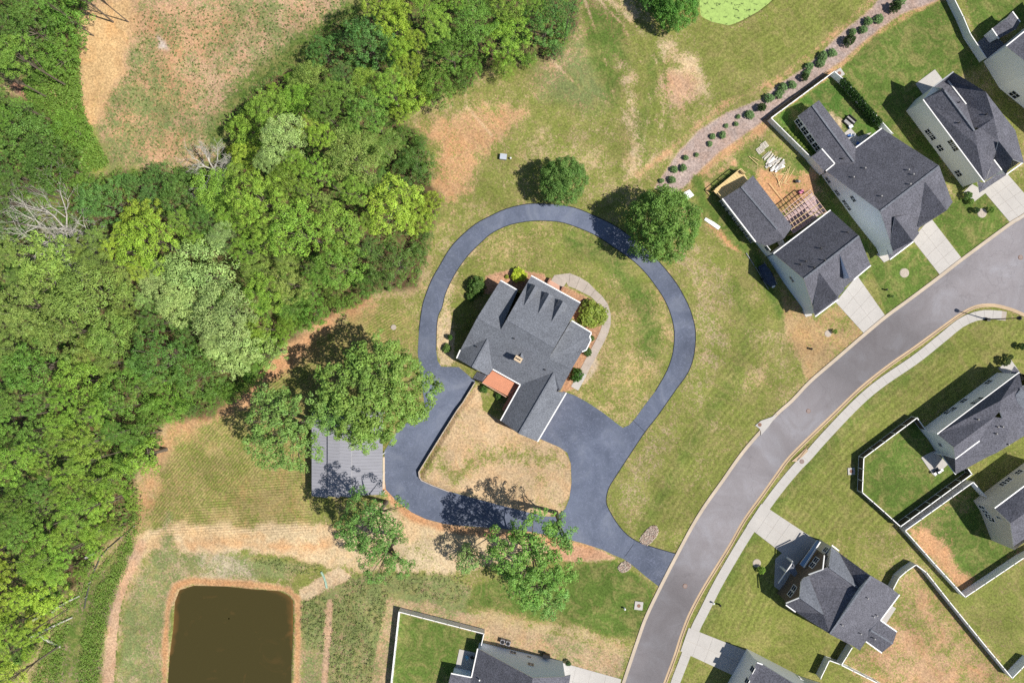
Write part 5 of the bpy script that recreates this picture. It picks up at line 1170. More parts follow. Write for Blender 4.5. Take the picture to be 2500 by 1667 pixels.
oak(1330, 1455, 62, 8, (.14, .26, .06), 'lower ragged crown of oak hanging over the bright lawn', 5500, .55, 68, r=5, nc=70)
oak(1140, 1370, 34, 3, (.16, .25, .07), 'pale small tree left of the ragged oak', 2500, .5, 69, r=3, nc=40)
oak(1370, 1300, 46, 10, (.11, .22, .05), 'thin twiggy crown over the lower edge of the drive', 2600, .8, 70, r=4, nc=46)
oak(560, 850, 72, 8, PL_, 'pale leaved tree at the ragged right edge of the wood', 9000, .5, 71, r=6, nc=90)
oak(650, 860, 40, 6, (.2, .3, .07), 'thin pale tree beside the orange clay patch', 3500, .6, 72, r=4, nc=50)
oak(330, 1120, 46, 7, LG_, 'light green tree at the wood edge above the sandy turn', 5000, .4, 73, r=4.5, nc=60)
# shrubs
SH = []
for i in range(4):
    cm, C = make_crown('foliage', .85, .85, 60, 3600, cr=(.24, .34), leaf=(.08, .15), lobes=3, seed=90 + i, fillin=.1, sep=.6, lob=.6); SH.append(cm)
def shrub(x, y, r, col, label, group=None, z=.1, squash=1.0, mesh=None, name='shrub', sx=1.0, rz=None, cat='shrub'):
    v = at(x, y, r / PPM * .6); s = r / PPM; e = empty(name, (v.x, v.y, 0), rz if rz is not None else random.uniform(0, 6), label, cat, group)
    c = link(bpy.data.objects.new('foliage', mesh or random.choice(SH)), e); c.location = (0, 0, z); c.scale = (s * sx, s, s * squash); c.color = (*col, 1)
    mb = MB(); mb.tube([(0, 0, -.05), (0, 0, z + s * .5)], [.05, .03], 5); mb.build('stem', M_bark, e); return e
row = [tp('O', q)[0] for q in ((0, 0),)][:0]
row = tp('B', (60, 360, 28), (160, 350, 45), (180, 248, 42), (268, 235, 38), (290, 138, 32), (395, 110, 25), (522, 5, 28)) + \
    tp('O', (940, 1305, 33), (1035, 1292, 42), (1070, 1205, 24), (1165, 1188, 27), (1185, 1118, 24), (1295, 1100, 48), (1405, 1035, 45), (1480, 938, 50), (1575, 905, 45), (1610, 840, 50), (1705, 812, 50),
            (1815, 745, 42), (1840, 700, 38), (1865, 640, 48), (1975, 605, 50), (1995, 540, 50), (2090, 505, 45), (2240, 395, 60), (2280, 308, 38)) + \
    tp('E', (815, 285, 45), (860, 205, 50), (965, 180, 48), (1110, 75, 60), (1175, 8, 46))
NUM = ['first', 'second', 'third', 'fourth', 'fifth', 'sixth', 'seventh', 'eighth', 'ninth', 'tenth', 'eleventh', 'twelfth', 'thirteenth', 'fourteenth', 'fifteenth', 'sixteenth', 'seventeenth', 'eighteenth', 'nineteenth', 'twentieth',
       'twenty first', 'twenty second', 'twenty third', 'twenty fourth', 'twenty fifth', 'twenty sixth', 'twenty seventh', 'twenty eighth', 'twenty ninth', 'thirtieth', 'thirty first', 'thirty second', 'thirty third']
dark = {13, 18, 24, 29}
for i, (x, y, r) in enumerate(row):
    shrub(x, y, r / 3.92 * .97, (.07, .12, .035) if i in dark else (.17, .28, .10), ('dark ragged' if i in dark else 'round green') + f' shrub on the gravel strip, {NUM[i]} from its lower left end', 'shrubs along the gravel strip', squash=1.9 if i in dark else random.uniform(.9, 1.3), sx=random.uniform(.85, 1.18))
for i in range(14):
    t = i / 13; (x, y), = tp('E', (600 + 335 * t, 800 + 385 * t))
    shrub(x, y, 10, (.06, .13, .03), f'narrow evergreen in the hedge row of the fenced yard, {NUM[i]} from the top', 'evergreens of the hedge row', z=.2, squash=2.6, cat='evergreen', name='evergreen_shrub')
for i in range(10):
    t = i / 9; (x, y), = tp('E', (75 + 245 * t, 1240 + 250 * t))
    shrub(x, y, 5.5, (.22, .3, .06), f'small leafy plant beside the screened porch, {NUM[i]} from the top', 'plants beside the screened porch', squash=1.1, cat='plant', name='garden_plant')
for q in (((640, 190, 95), (.075, .14, .03), 'big ragged green shrub off the upper left corner of the central house', 1.3), ((590, 290, 55), (.08, .15, .03), 'green shrub against the left wall of the central house', 1.2),
          ((1045, 85, 80), (.42, .52, .04), 'yellow green bush in the mulch above the central house', .9), ((930, 100, 22), (.24, .28, .03), 'tiny yellow bush left of the yellow green bush', .9),
          ((1750, 455, 148), (.21, .27, .04), 'large yellow green bush beside the front walk', .75), ((1592, 1040, 72), (.06, .15, .025), 'conical evergreen at the lower end of the front walk', 2.0),
          ((1703, 822, 45), (.07, .13, .03), 'small dark shrub at the bend of the front walk', 1.0), ((1742, 690, 30), (.08, .15, .03), 'little shrub under the right gable of the central house', 1.0),
          ((355, 785, 46), (.13, .22, .05), 'spiky shrub near the left tip of the inner lawn', 1.3), ((388, 680, 28), (.09, .2, .04), 'slender upright shrub in the shade left of the central house', 3.0),
          ((708, 1175, 44), (.07, .15, .03), 'dark shrub below the left end of the red deck', 1.2), ((855, 1240, 42), (.07, .15, .03), 'dark shrub below the middle of the red deck', 1.2)):
    (x, y, r), = tp('A', q[0]); m_ = None
    shrub(x, y, r / 3.92, q[1], q[2], squash=q[3])
# young trees and plants in the lots
for (t, x, y, r, col, lb) in (('H', 1792, 480, 40, (.22, .36, .05), 'bright green young tree in the lawn of the brown fronted house'), ('D', 305, 468, 14, (.2, .33, .05), 'young tree with a mulch ring in the bare front yard'),
                             ('C', 1880, 645, 34, (.05, .1, .03), 'dark sapling left of the pale mulch ring in the upper right yard'), ('C', 2025, 640, 32, (.17, .3, .05), 'green sapling right of the pale mulch ring in the upper right yard'),
                             ('C', 1800, 505, 44, (.12, .22, .05), 'leafy garden shrub at the corner of the pale grey house'), ('C', 1830, 560, 32, (.2, .32, .06), 'small bright shrub beside the wide upper driveway'),
                             ('D', 1235, 632, 28, (.10, .14, .04), 'spiky bush at the upper corner of the right edge house'), ('D', 1262, 606, 16, (.10, .14, .04), 'small spiky bush beside the right edge house walk'),
                             ('D', 620, 278, 10, (.2, .3, .08), 'pale small plant in the lawn between two driveways'), ('D', 1322, 550, 22, (.06, .12, .03), 'dark sapling on the right edge below the street lamp'), ('I', 2105, 1370, 28, (.07, .13, .04), 'small shrub at the corner of the blue sided house')):
    (px, py, pr), = [(TILE[t][0] + x / TILE[t][2], TILE[t][1] + y / TILE[t][2], r / TILE[t][2])]
    shrub(px, py, pr, col, lb, squash=1.4, z=.4, name='sapling', cat='young tree')
# undergrowth (nobody could count it)
def scatter(name, label, regions, material=None):
    rs = np.random.RandomState(5); P = []; N = []; SZ = []; V = []; HU = []
    for poly, count, h0, h1, s0, s1, spread, hue in regions:
        xs = [p[0] for p in poly]; ys = [p[1] for p in poly]; k = 0; tr = 0
        while k < count and tr < count * 12:
            tr += 1; x, y = rs.uniform(max(min(xs), -60), min(max(xs), 2560)), rs.uniform(max(min(ys), -60), min(max(ys), 1720))
            if not inside(x, y, poly): continue
            k += 1; hh_ = rs.uniform(h0, h1); v = at(x, y, hh_); n_ = 9; d = rs.normal(size=(n_, 3)); d /= np.linalg.norm(d, axis=1, keepdims=True); d[:, 2] = abs(d[:, 2])
            P.append(np.array([v.x, v.y, hh_]) + d * spread * rs.uniform(.5, 1.2)); nn = d + rs.normal(size=(n_, 3)) * .4 + (0, 0, .4); N.append(nn / np.linalg.norm(nn, axis=1, keepdims=True))
            SZ.append(rs.uniform(s0, s1, n_)); b = rs.normal() * .16; V.append(np.clip(hue[1] + b + rs.normal(size=n_) * .15, 0, 1)); HU.append(np.clip(hue[0] + rs.normal(size=n_) * .1, 0, 1))
    me = leaf_mesh(name, np.concatenate(P), np.concatenate(N), np.concatenate(SZ), np.concatenate(V), np.concatenate(HU)); o = link(bpy.data.objects.new(name, me)); tag(o, label, kind='stuff'); return o
KUD = [(70, 1690), (110, 1560), (160, 1470), (230, 1400), (300, 1330), (325, 1240), (345, 1230), (340, 1290), (300, 1400), (262, 1500), (245, 1620), (235, 1690), (190, 1690), (200, 1560), (235, 1440), (310, 1330), (240, 1400), (170, 1500), (140, 1690)]
u = scatter('undergrowth', 'tangled green undergrowth between and below the trees of the wood', [(WEST, 3000, .3, 2.5, .2, .4, .6, (.5, .35)), (NW1, 300, .3, 3, .2, .4, .6, (.5, .35)), (NW2, 300, .3, 3, .25, .5, .6, (.5, .4)),
                         ([(150, 130), (190, 110), (200, 250), (225, 330), (270, 400), (210, 420), (170, 320), (60, 230), (60, 195)], 2200, .2, 1.6, .14, .28, .5, (.45, .5)), (KUD, 1700, .05, .5, .10, .2, .6, (.35, .6))])
u.color = (.15, .26, .04, 1)
u = scatter('tall_weeds', 'rough green weeds along the ditch right of the retention pond', [([(810, 1480), (860, 1400), (960, 1400), (945, 1480), (915, 1600), (905, 1690), (800, 1690)], 620, .05, .35, .1, .2, .4, (.35, .5)),
                         ([(737, 1475), (792, 1440), (800, 1480), (790, 1600), (740, 1560)], 160, .05, .3, .1, .2, .35, (.4, .45)), ([(620, 1358), (780, 1380), (770, 1400), (700, 1400), (625, 1372)], 90, .05, .2, .08, .17, .3, (.4, .4)),
                         ([(960, 1400), (1130, 1400), (1150, 1440), (1120, 1470), (980, 1450)], 160, .05, .2, .08, .18, .3, (.4, .4))])
u.color = (.19, .24, .07, 1)
fld = [(330, 20), (860, 0), (740, 120), (600, 230), (540, 330), (520, 390), (420, 405), (250, 410), (260, 250), (320, 160)]
u = scatter('weed_tufts', 'scattered low weed tufts on the clay clearing', [(fld, 1500, .02, .12, .07, .17, .16, (.45, .4)), ([(540, 330), (600, 220), (740, 110), (860, 10), (900, 40), (700, 160)], 500, .02, .15, .1, .2, .2, (.4, .5))])
u.color = (.10, .17, .035, 1)

# ---------------------------------------------------------------- small things
def box_obj(name, x, y, size, rz, z, material, parent=None, tile='X', ztop=None):
    (x, y), = tp(tile, (x, y)); v = at(x, y, z + size[2] / 2); mb = MB(); mb.box((v.x, v.y, z + size[2] / 2), size, rz); return mb.build(name, material, parent)
def pad(label, x, y, quad=None, w=1.35, rz=0.0, z=.14, tile='X', lid=.33):
    (x, y), = tp(tile, (x, y)); v = at(x, y); e = empty('drain_inlet', (v.x, v.y, 0), rz, label, 'drain cover', 'concrete pads with rusty lids')
    mb = MB(); mb.box((0, 0, z / 2 - .05), (w, w, z + .1)); mb.build('concrete_pad', M_conc, e)
    mb = MB(); mb.tube([(0, 0, z - .02), (0, 0, z + .02)], lid, 20); mb.build('lid', M_rust, e); return e
pad('square concrete pad with rusty lid in the lawn left of the street', 624, 825, w=1.5, rz=-.12, tile='H')
pad('square pad with rusty lid at the top corner of the hedge yard', 582, 705, w=1.45, rz=.6, tile='E')
pad('pad with reddish lid in the shade of the dark fence', 697, 1175, w=1.25, rz=.05, tile='F')
ci = empty('curb_inlet', label='flared concrete kerb inlet with rusty lid on the outer side of the street', cat='drain inlet')
q = [at(*p) for p in tp('L', (1555, 238), (1500, 265), (1400, 300), (1345, 345), (1385, 375), (1400, 400), (1398, 440), (1470, 360))]
mb = MB(); mb.prism([(v.x, v.y) for v in q], -.05, .16); mb.build('apron', M_conc, ci)
v = at(*tp('L', (1388, 338))[0]); mb = MB(); mb.tube([(v.x, v.y, .15), (v.x, v.y, .19)], .34, 20); mb.build('lid', M_rust, ci)
ci = empty('curb_inlet', label='kerb inlet with dark throat beside the round lid in the sidewalk', cat='drain inlet')
q = [at(*p) for p in tp('L', (1690, 690), (1750, 640), (1800, 590), (1830, 560), (1850, 590), (1790, 650), (1740, 690))]
mb = MB(); mb.prism([(v.x, v.y) for v in q], -.05, .165); mb.build('apron', M_curb, ci)
a, b = [at(*p, .18) for p in tp('L', (1752, 680), (1775, 652))]; mb = MB(); mb.beam(a, b, .2, .06); mb.build('throat', M_black, ci)
a, b = [at(*p, .18) for p in tp('L', (1778, 650), (1870, 522))]; mb = MB(); mb.beam(a, b, .07, .06); mb.build('grate_edge', M_rust, ci)
for t, x, y, r, lb in (('L', 1792, 690, .36, 'round rusty lid set in the sidewalk beside the kerb inlet'), ('L', 1856, 208, .33, 'manhole cover in the middle of the street near the flared inlet'),
                       ('H', 1068, 638, .36, 'manhole cover in the street beside the drive entrance'), ('C', 2317, 1092, .36, 'manhole cover in the street on the right near the wide driveway'),
                       ('J', 1612, 192, .42, 'round pale septic lid in the mown grass left of the loop drive')):
    (x, y), = tp(t, (x, y)); v = at(x, y); e = empty('manhole_cover', (v.x, v.y, 0), 0, lb, 'manhole cover', 'round covers in paving')
    z = .1 if 'sidewalk' in lb else .05; septic = 'septic' in lb
    mb = MB(); mb.tube([(0, 0, z - .06), (0, 0, z + (.015 if not septic else .12))], r * 1.15, 22); mb.build('ring', M_rust if not septic else M_conc2, e)
    mb = MB(); mb.tube([(0, 0, z), (0, 0, z + (.025 if not septic else .15))], r * .95, 22); mb.build('lid', mat('lid_grey' + lb[-3:], (.26, .2, .18), .8, .15) if not septic else M_conc2, e)
# stone beds
def stones(label, outline, seed, n=420):
    rs = random.Random(seed); e = empty('stone_bed', label=label, cat='stone bed', group='beds of pale stones at the drive entrance')
    P = [at(*p) for p in outline]; mb = MB(); mb.prism([(v.x, v.y) for v in P], -.05, .04); mb.build('bed', M_gravelw, e)
    xs = [p[0] for p in outline]; ys = [p[1] for p in outline]; mb = MB(); k = 0
    while k < n:
        x, y = rs.uniform(min(xs), max(xs)), rs.uniform(min(ys), max(ys))
        if not inside(x, y, outline): continue
        k += 1; v = at(x, y); mb.box((v.x, v.y, .08 + rs.uniform(0, .06)), (rs.uniform(.12, .26), rs.uniform(.1, .2), rs.uniform(.1, .2)), rs.uniform(0, 3), top=.6, mi=rs.choice((0, 0, 1, 2)))
    tag(mb.build('stones', [M_gravelw, mat('tan_stone', (.52, .42, .33), .9, .2, 5), mat('pink_stone', (.4, .27, .22), .9, .2, 5)], e), kind='stuff')
stones('large oval bed of pale stones above the drive entrance', smooth(tp('H', (745, 62), (790, 62), (812, 95), (805, 150), (750, 215), (705, 250), (660, 235), (632, 205), (650, 160), (700, 100)), True, 2), 1)
stones('smaller round bed of pale stones below the drive entrance', smooth(tp('H', (490, 398), (540, 420), (555, 450), (525, 490), (470, 512), (428, 480), (432, 440)), True, 2), 2, 200)
# utility box and hydrant-like posts
ub = empty('utility_box', label='light grey metal utility box standing in the meadow', cat='utility box')
(x, y), = tp('X', (1229, 385)); v = at(x, y); mb = MB(); mb.box((v.x, v.y, .35), (1.15, .95, .7), -.12); mb.build('cabinet', M_metal, ub); mb = MB(); mb.box((v.x, v.y, .73), (1.22, 1.0, .06), -.12); mb.build('lid', mat('box_lid', (.42, .45, .5), .5, .05), ub)
up = empty('utility_post', label='short pale post just right of the grey utility box', cat='post'); v = at(1246.5, 388); mb = MB(); mb.tube([(v.x, v.y, 0), (v.x, v.y, .6)], [.16, .14], 8); mb.build('body', M_conc2, up); mb = MB(); mb.tube([(v.x, v.y, .6), (v.x, v.y, .75)], [.18, .05], 8); mb.build('cap', M_trim, up)
for t, x, y, lb, col in (('H', 490, 856, 'small white marker post in the lawn left of the street', M_trim), ('H', 1338, 802, 'cream marker post beside the sidewalk', M_trim), ('H', 1402, 822, 'dark water meter box right of the cream post', M_black),
                         ('D', 179, 564, 'small black box in the bare yard beside the street', M_black), ('D', 590, 240, 'small black box in the lawn between two driveways', M_black), ('F', 315, 5, 'dark little post at the street verge', M_black)):
    (x, y), = tp(t, (x, y)); v = at(x, y, .4); e = empty('marker_post', (v.x, v.y, 0), 0, lb, 'post', 'little posts and boxes at the verge')
    mb = MB(); mb.tube([(0, 0, 0), (0, 0, .7)], [.16, .13], 8); mb.build('stem', col, e); mb = MB(); mb.tube([(0, 0, .7), (0, 0, .85)], [.2, .06], 8); mb.build('cap', col, e)
# street lamp
sl = empty('street_lamp', label='tall black street lamp beside the sidewalk bend on the right', cat='street lamp')
b = at(2408, 780); t = at(2488, 787, 8.0); mb = MB(); mb.box((b.x, b.y, .35), (.55, .55, .7)); mb.build('base', M_black, sl)
mb = MB(); mb.tube([(b.x, b.y, .6), (b.x, b.y, 4), (b.x, b.y, 7.6)], [.13, .09, .07], 8); mb.build('pole', M_black, sl)
mb = MB(); mb.tube([(b.x, b.y, 7.5), (b.x, b.y, 7.7), (b.x, b.y, 8.2), (b.x, b.y, 8.5)], [.12, .3, .36, .05], 8); mb.build('lantern', M_black, sl)
# tree-ring mulch patches and pale stumps
for t, x, y, r, lb in (('C', 1950, 668, .95, 'pale bare mulch ring between two saplings in the upper right yard'), ('C', 1207, 1240, .95, 'pale mulch ring in the lawn of the hedge yard house'), ('H', 1755, 420, .85, 'grey mulch ring beside the bright young tree'), ('D', 272, 480, .7, 'grey mulch ring in the bare front yard')):
    (x, y), = tp(t, (x, y)); v = at(x, y); e = MB(); e.tube([(v.x, v.y, -.05), (v.x, v.y, .06)], [r, r * .8], 14); o = e.build('mulch_ring', M_gravelw); tag(o, lb, 'mulch ring', 'mulch rings in the front yards')
# debris of the building site
rs = random.Random(4)
def plank(x, y, L, a, w=.2, z=.06, m_=None, tile='B', lab='weathered board lying loose in the scrap pile', grp='boards of the scrap pile'):
    (x, y), = tp(tile, (x, y)); v = at(x, y, z); mb = MB(); mb.box((0, 0, 0), (L, w, .05)); o = mb.build('wooden_board', m_ or M_wood2); o.location = (v.x, v.y, z); o.rotation_euler = (rs.uniform(-.03, .03), rs.uniform(-.04, .04), a); tag(o, lab, 'board', grp)
for i in range(16): plank(1060 + i * 9 + rs.uniform(-8, 8), 120 + i * 6 + rs.uniform(-10, 10), rs.uniform(1.2, 2.6), .85 + rs.uniform(-.15, .15), rs.uniform(.14, .3), .08 + i * .02, rs.choice((M_wood2, M_conc, M_trim)))
for i in range(14): plank(1150 + rs.uniform(-60, 60), 215 + rs.uniform(-35, 40), rs.uniform(1.2, 2.4), .5 + rs.uniform(-.2, .25), rs.uniform(.2, .5), .08 + i * .025, rs.choice((M_wood2, M_conc, M_trim)))
for (x, y, L, a) in ((1150, 320, 2.9, -1.0), (1235, 320, 3.2, 1.15), (1262, 300, 3.2, 1.2), (1290, 310, 3.0, 1.0), (1205, 350, 2.4, .9), (1175, 355, 2.6, -1.25), (1225, 380, 2.0, -.3), (1215, 290, 2.2, .3), (1250, 350, 1.6, 1.3), (1190, 300, 1.9, -.1), (1160, 470, 4.2, -.9), (940, 165, 2.3, -.75), (960, 150, 1.5, -.5)):
    plank(x, y, L, a, .1, rs.uniform(.06, .3), M_wood, lab='fresh thin timber stick lying beside the scrap pile', grp='thin timber sticks on the grass')
for t, x, y, m_, lb in (('B', 1042, 22, M_wood2, 'slatted wooden pallet at the top of the scrap pile'), ('B', 1000, 68, M_wood2, 'second wooden pallet below left of the top one')):
    (x, y), = tp(t, (x, y)); v = at(x, y); e = empty('pallet', (v.x, v.y, 0), .62, lb, 'pallet')
    for k in range(6): mb = MB(); mb.box((0, -.5 + k * .2, .13), (1.2, .13, .03)); mb.build('slat', M_wood2, e)
    for k in (-1, 0, 1): mb = MB(); mb.box((k * .55, 0, .06), (.1, 1.1, .1)); mb.build('runner', M_wood2, e)
for q, lb, nm in ((tp('B', (238, 490), (325, 445), (370, 500), (300, 545)), 'white sheet panel lying beside the large round tree', 'plastic_board'), (tp('B', (480, 712), (560, 755), (622, 800), (600, 830), (465, 735)), 'long white panel lying on the grass right of the large round tree', 'plastic_board')):
    mb = MB(); mb.prism([tuple(at(*p)[:2]) for p in q], .05, .16); tag(mb.build(nm, M_white_obj), lb, 'panel')
(x, y), = tp('B', (1345, 368)); e = empty('bucket', label='black bucket and bag right of the timber sticks', cat='bucket'); v = at(x, y); mb = MB(); mb.tube([(v.x, v.y, 0), (v.x, v.y, .5)], [.25, .32], 10); mb.build('body', M_black, e); mb = MB(); mb.tube([(v.x + .5, v.y, 0), (v.x + .5, v.y, .35)], [.25, .2], 8); mb.build('bag', M_grey_obj, e)
(x, y), = tp('B', (1390, 468)); e = empty('toy_car', label='pink plastic ride on toy on the orange clay', cat='toy'); v = at(x, y); mb = MB(); mb.box((v.x, v.y, .3), (1.0, .6, .35), .5, top=.8); mb.build('body', M_pinkc, e)
for dx, dy in ((-.35, -.3), (.35, -.3), (.35, .3), (-.35, .3)):
    mb = MB(); mb.tube([(v.x + dx, v.y + dy - .06, .14), (v.x + dx, v.y + dy + .06, .14)], .14, 8); mb.build('wheel', M_black, e)
# pergola over the paved terrace
pg = empty('pergola', label='pinkish open lattice pergola between the rear wing and the main roof', cat='pergola'); ZP = 2.6
PQ = [at(*p, ZP) for p in tp('B', (1205, 665), (1482, 445), (1640, 655), (1325, 860))]
for i in range(6):
    mb = MB(); mb.beam(PQ[0].lerp(PQ[3], i / 5), PQ[1].lerp(PQ[2], i / 5), .09, .2); mb.build('beam', M_wood if i in (1, 3, 4) else M_pink, pg)
for i in range(11):
    mb = MB(); up_ = Vector((0, 0, -.12)); mb.beam(PQ[0].lerp(PQ[1], i / 10) + up_, PQ[3].lerp(PQ[2], i / 10) + up_, .08, .14); mb.build('rafter', M_pink, pg)
for i in (0, 1, 2, 3):
    mb = MB(); mb.box((PQ[i].x, PQ[i].y, ZP / 2), (.14, .14, ZP)); mb.build('post', M_wood, pg)
tq = [at(*p) for p in tp('B', (1195, 720), (1500, 470), (1630, 640), (1320, 870))]
tr_ = empty('terrace', label='pinkish paved terrace under the lattice pergola', kind='structure'); mt_ = mat('pink_pavers', (.44, .33, .33), .8, .15, 1.5)
for i in range(7):
    for j in range(5):
        def bb(u, v): return tq[0].lerp(tq[1], u).lerp(tq[3].lerp(tq[2], u), v)
        q = [bb((i + .03) / 7, (j + .03) / 5), bb((i + .97) / 7, (j + .03) / 5), bb((i + .97) / 7, (j + .97) / 5), bb((i + .03) / 7, (j + .97) / 5)]
        mb = MB(); mb.prism([(p.x, p.y) for p in q], -.05, .08 + rs.uniform(-.01, .01)); mb.build('paver', mt_, tr_)
# unfinished deck behind the rear wing
ud = empty('deck', label='unfinished yellow pine deck with rails behind the long rear wing', cat='deck'); DZ2 = 1.1
DQ = [at(*p, DZ2) for p in tp('B', (555, 455), (800, 255), (890, 350), (650, 560))]
for i in range(12):
    a = DQ[0].lerp(DQ[1], (i + .03) / 12); b = DQ[0].lerp(DQ[1], (i + .97) / 12); c = DQ[3].lerp(DQ[2], (i + .97) / 12); d = DQ[3].lerp(DQ[2], (i + .03) / 12)
    mb = MB(); mb.prism([(p.x, p.y) for p in (a, b, c, d)], DZ2 - .05, DZ2 + rs.uniform(-.005, .005)); mb.build('board', M_wood, ud)
for i in (0, 1):
    a, b = DQ[i], DQ[(i + 1) % 4]
    if i: b = a.lerp(b, .45)
    else: pass
    mb = MB(); mb.beam(a + Vector((0, 0, 1)), b + Vector((0, 0, 1)), .14, .05); mb.beam(a + Vector((0, 0, .2)), b + Vector((0, 0, .2)), .05, .08); mb.build('rail', M_wood, ud)
    for k in range(5):
        p = a.lerp(b, k / 4); mb = MB(); mb.box((p.x, p.y, (DZ2 + 1) / 2), (.12, .12, DZ2 + 1)); mb.build('post', M_wood, ud)
a, b = DQ[3], DQ[0]; mb = MB(); mb.beam(a + Vector((0, 0, 1)), b + Vector((0, 0, 1)), .14, .05); mb.build('rail', M_wood, ud)
sa = [at(*p, .6) for p in tp('B', (800, 252), (850, 345), (878, 325), (828, 240))]
for k in range(5): 
    z = DZ2 - .2 * (k + 1) + .02; o_ = (sa[3] - sa[0]) * (k / 4); mb = MB(); q = [sa[0] + o_, sa[1] + o_, sa[1] + o_ * 1.0 + (sa[3] - sa[0]) * .25, sa[0] + o_ + (sa[3] - sa[0]) * .25]; mb.prism([(p.x, p.y) for p in q], z - .04, z); mb.build('tread', M_wood, ud)
# patios
def patio(label, pts, z=.1, m_=None): 
    mb = MB(); mb.prism([tuple(at(*p)[:2]) for p in pts], -.05, z); return tag(mb.build('patio', m_ or M_conc), label, kind='structure')
patio('concrete patio behind the pale grey house', tp('E', (1312, 805), (1497, 668), (1590, 790), (1400, 930)))
patio('concrete patio behind the right edge white house', tp('F', (1365, 1045), (1405, 1020), (1500, 975), (1620, 1110), (1500, 1225), (1470, 1200)))
patio('small concrete patio in the hedge yard', tp('E', (630, 1275), (690, 1225), (760, 1310), (890, 1270), (740, 1430)))
patio('concrete patio beside the bottom edge blue sided house', tp('I', (1065, 1240), (1215, 1275), (1175, 1520), (1015, 1470)))
patio('pale patio strip behind the brown fronted house', tp('G', (985, 965), (1085, 825), (1125, 850), (1030, 995)))
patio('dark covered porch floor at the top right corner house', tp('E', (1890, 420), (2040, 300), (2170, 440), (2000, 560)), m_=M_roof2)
patio('front porch step of the pale grey house', tp('C', (1770, 470), (1850, 390), (1990, 470), (1860, 570)))
patio('front porch step of the hedge yard house', tp('C', (940, 1060), (1030, 1020), (1070, 1110), (1010, 1140)))
patio('front entry slab of the right edge white house', tp('F', (2100, 190), (2225, 110), (2360, 300), (2250, 330)))
patio('pale patio at the bare front yard house', tp('D', (130, 355), (165, 345), (185, 380), (150, 390)))
patio('sheltered front walk of the brown fronted house', tp('G', (-30, 380), (60, 300), (250, 430), (130, 560), (40, 700), (-40, 640)))
# loungers, grills and other yard things
def lounger(x, y, rz, label, tile):
    (x, y), = tp(tile, (x, y)); v = at(x, y, .4); e = empty('patio_sofa', (v.x, v.y, 0), rz, label, 'outdoor sofa', 'grey outdoor sofas')
    mb = MB(); mb.box((0, 0, .18), (1.9, .8, .3)); mb.build('frame', M_black, e); mb = MB(); mb.box((0, -.05, .4), (1.75, .6, .16), top=.95); mb.build('cushion', M_grey_obj, e); mb = MB(); mb.box((0, .35, .6), (1.8, .12, .5)); mb.build('backrest', M_black, e)
lounger(695, 1148, -.72, 'grey outdoor sofa nearer the hedge row', 'E'); lounger(672, 1178, -.72, 'grey outdoor sofa nearer the screened porch', 'E')
e = empty('cooler', label='blue and white cooler beside the grey outdoor sofas', cat='cooler'); box_obj('body', 693, 1215, (.7, .5, .45), .5, 0, M_bluec, e, 'E'); box_obj('lid', 697, 1211, (.72, .52, .06), .5, .46, M_white_obj, e, 'E')
def chair(x, y, rz, label, tile, m_, group=None):
    (x, y), = tp(tile, (x, y)); v = at(x, y, .5); e = empty('garden_chair', (v.x, v.y, 0), rz, label, 'chair', group)
    mb = MB(); mb.box((0, 0, .42), (.55, .5, .06)); mb.build('seat', m_, e); mb = MB(); mb.box((0, -.25, .7), (.55, .06, .55)); mb.build('backrest', m_, e)
    for dx in (-.22, .22):
        for dy in (-.2, .2): mb = MB(); mb.box((dx, dy, .2), (.05, .05, .4)); mb.build('leg', m_, e)
chair(683, 1300, .4, 'blue reclining chair on the small patio of the hedge yard', 'E', M_bluec); chair(712, 1292, 1.2, 'pale chair on the small patio of the hedge yard', 'E', M_white_obj)
chair(765, 1372, 1.0, 'blue chair against the rear wall of the hedge yard house', 'E', M_bluec)
chair(1135, 1320, .7, 'light blue chair on the patio of the bottom blue sided house', 'I', mat('pale_blue_fabric', (.2, .45, .6), .7, .1)); chair(1185, 1325, 2.2, 'dark chair on the patio of the bottom blue sided house', 'I', M_black)
def grill(x, y, label, tile):
    (x, y), = tp(tile, (x, y)); v = at(x, y, .6); e = empty('barbecue_grill', (v.x, v.y, 0), .5, label, 'grill'); mb = MB(); mb.box((0, 0, .45), (.9, .5, .7)); mb.build('cabinet', M_black, e)
    mb = MB(); mb.box((0, 0, .95), (.85, .5, .28), top=.7); mb.build('lid', M_metal, e); mb = MB(); mb.box((.7, 0, .8), (.4, .45, .05)); mb.box((-.7, 0, .8), (.4, .45, .05)); mb.build('side_shelf', M_metal, e)
grill(1530, 1180, 'black grill at the patio corner of the right edge white house', 'F')
for x, y, lb in ((1478, 1175, 'left air conditioner beside the bottom blue sided house'), (1530, 1190, 'right air conditioner beside the bottom blue sided house')):
    (x, y), = tp('I', (x, y)); v = at(x, y, .8); e = empty('air_conditioner', (v.x, v.y, 0), -.25, lb, 'air conditioner', 'air conditioners'); mb = MB(); mb.box((0, 0, .42), (.8, .8, .8)); mb.build('casing', M_metal, e)
    mb = MB(); mb.tube([(0, 0, .82), (0, 0, .86)], .33, 14); mb.build('fan_grille', M_black, e)
(x, y), = tp('I', (1895, 1300)); v = at(x, y, .5); e = empty('meter_cabinet', (v.x, v.y, 0), -.25, 'dark meter cabinet against the blue siding', 'cabinet'); mb = MB(); mb.box((0, 0, .6), (1.3, .4, 1.2)); mb.build('casing', M_black, e); mb = MB(); mb.box((0, .1, 1.22), (1.35, .5, .05)); mb.build('lid', M_black, e)
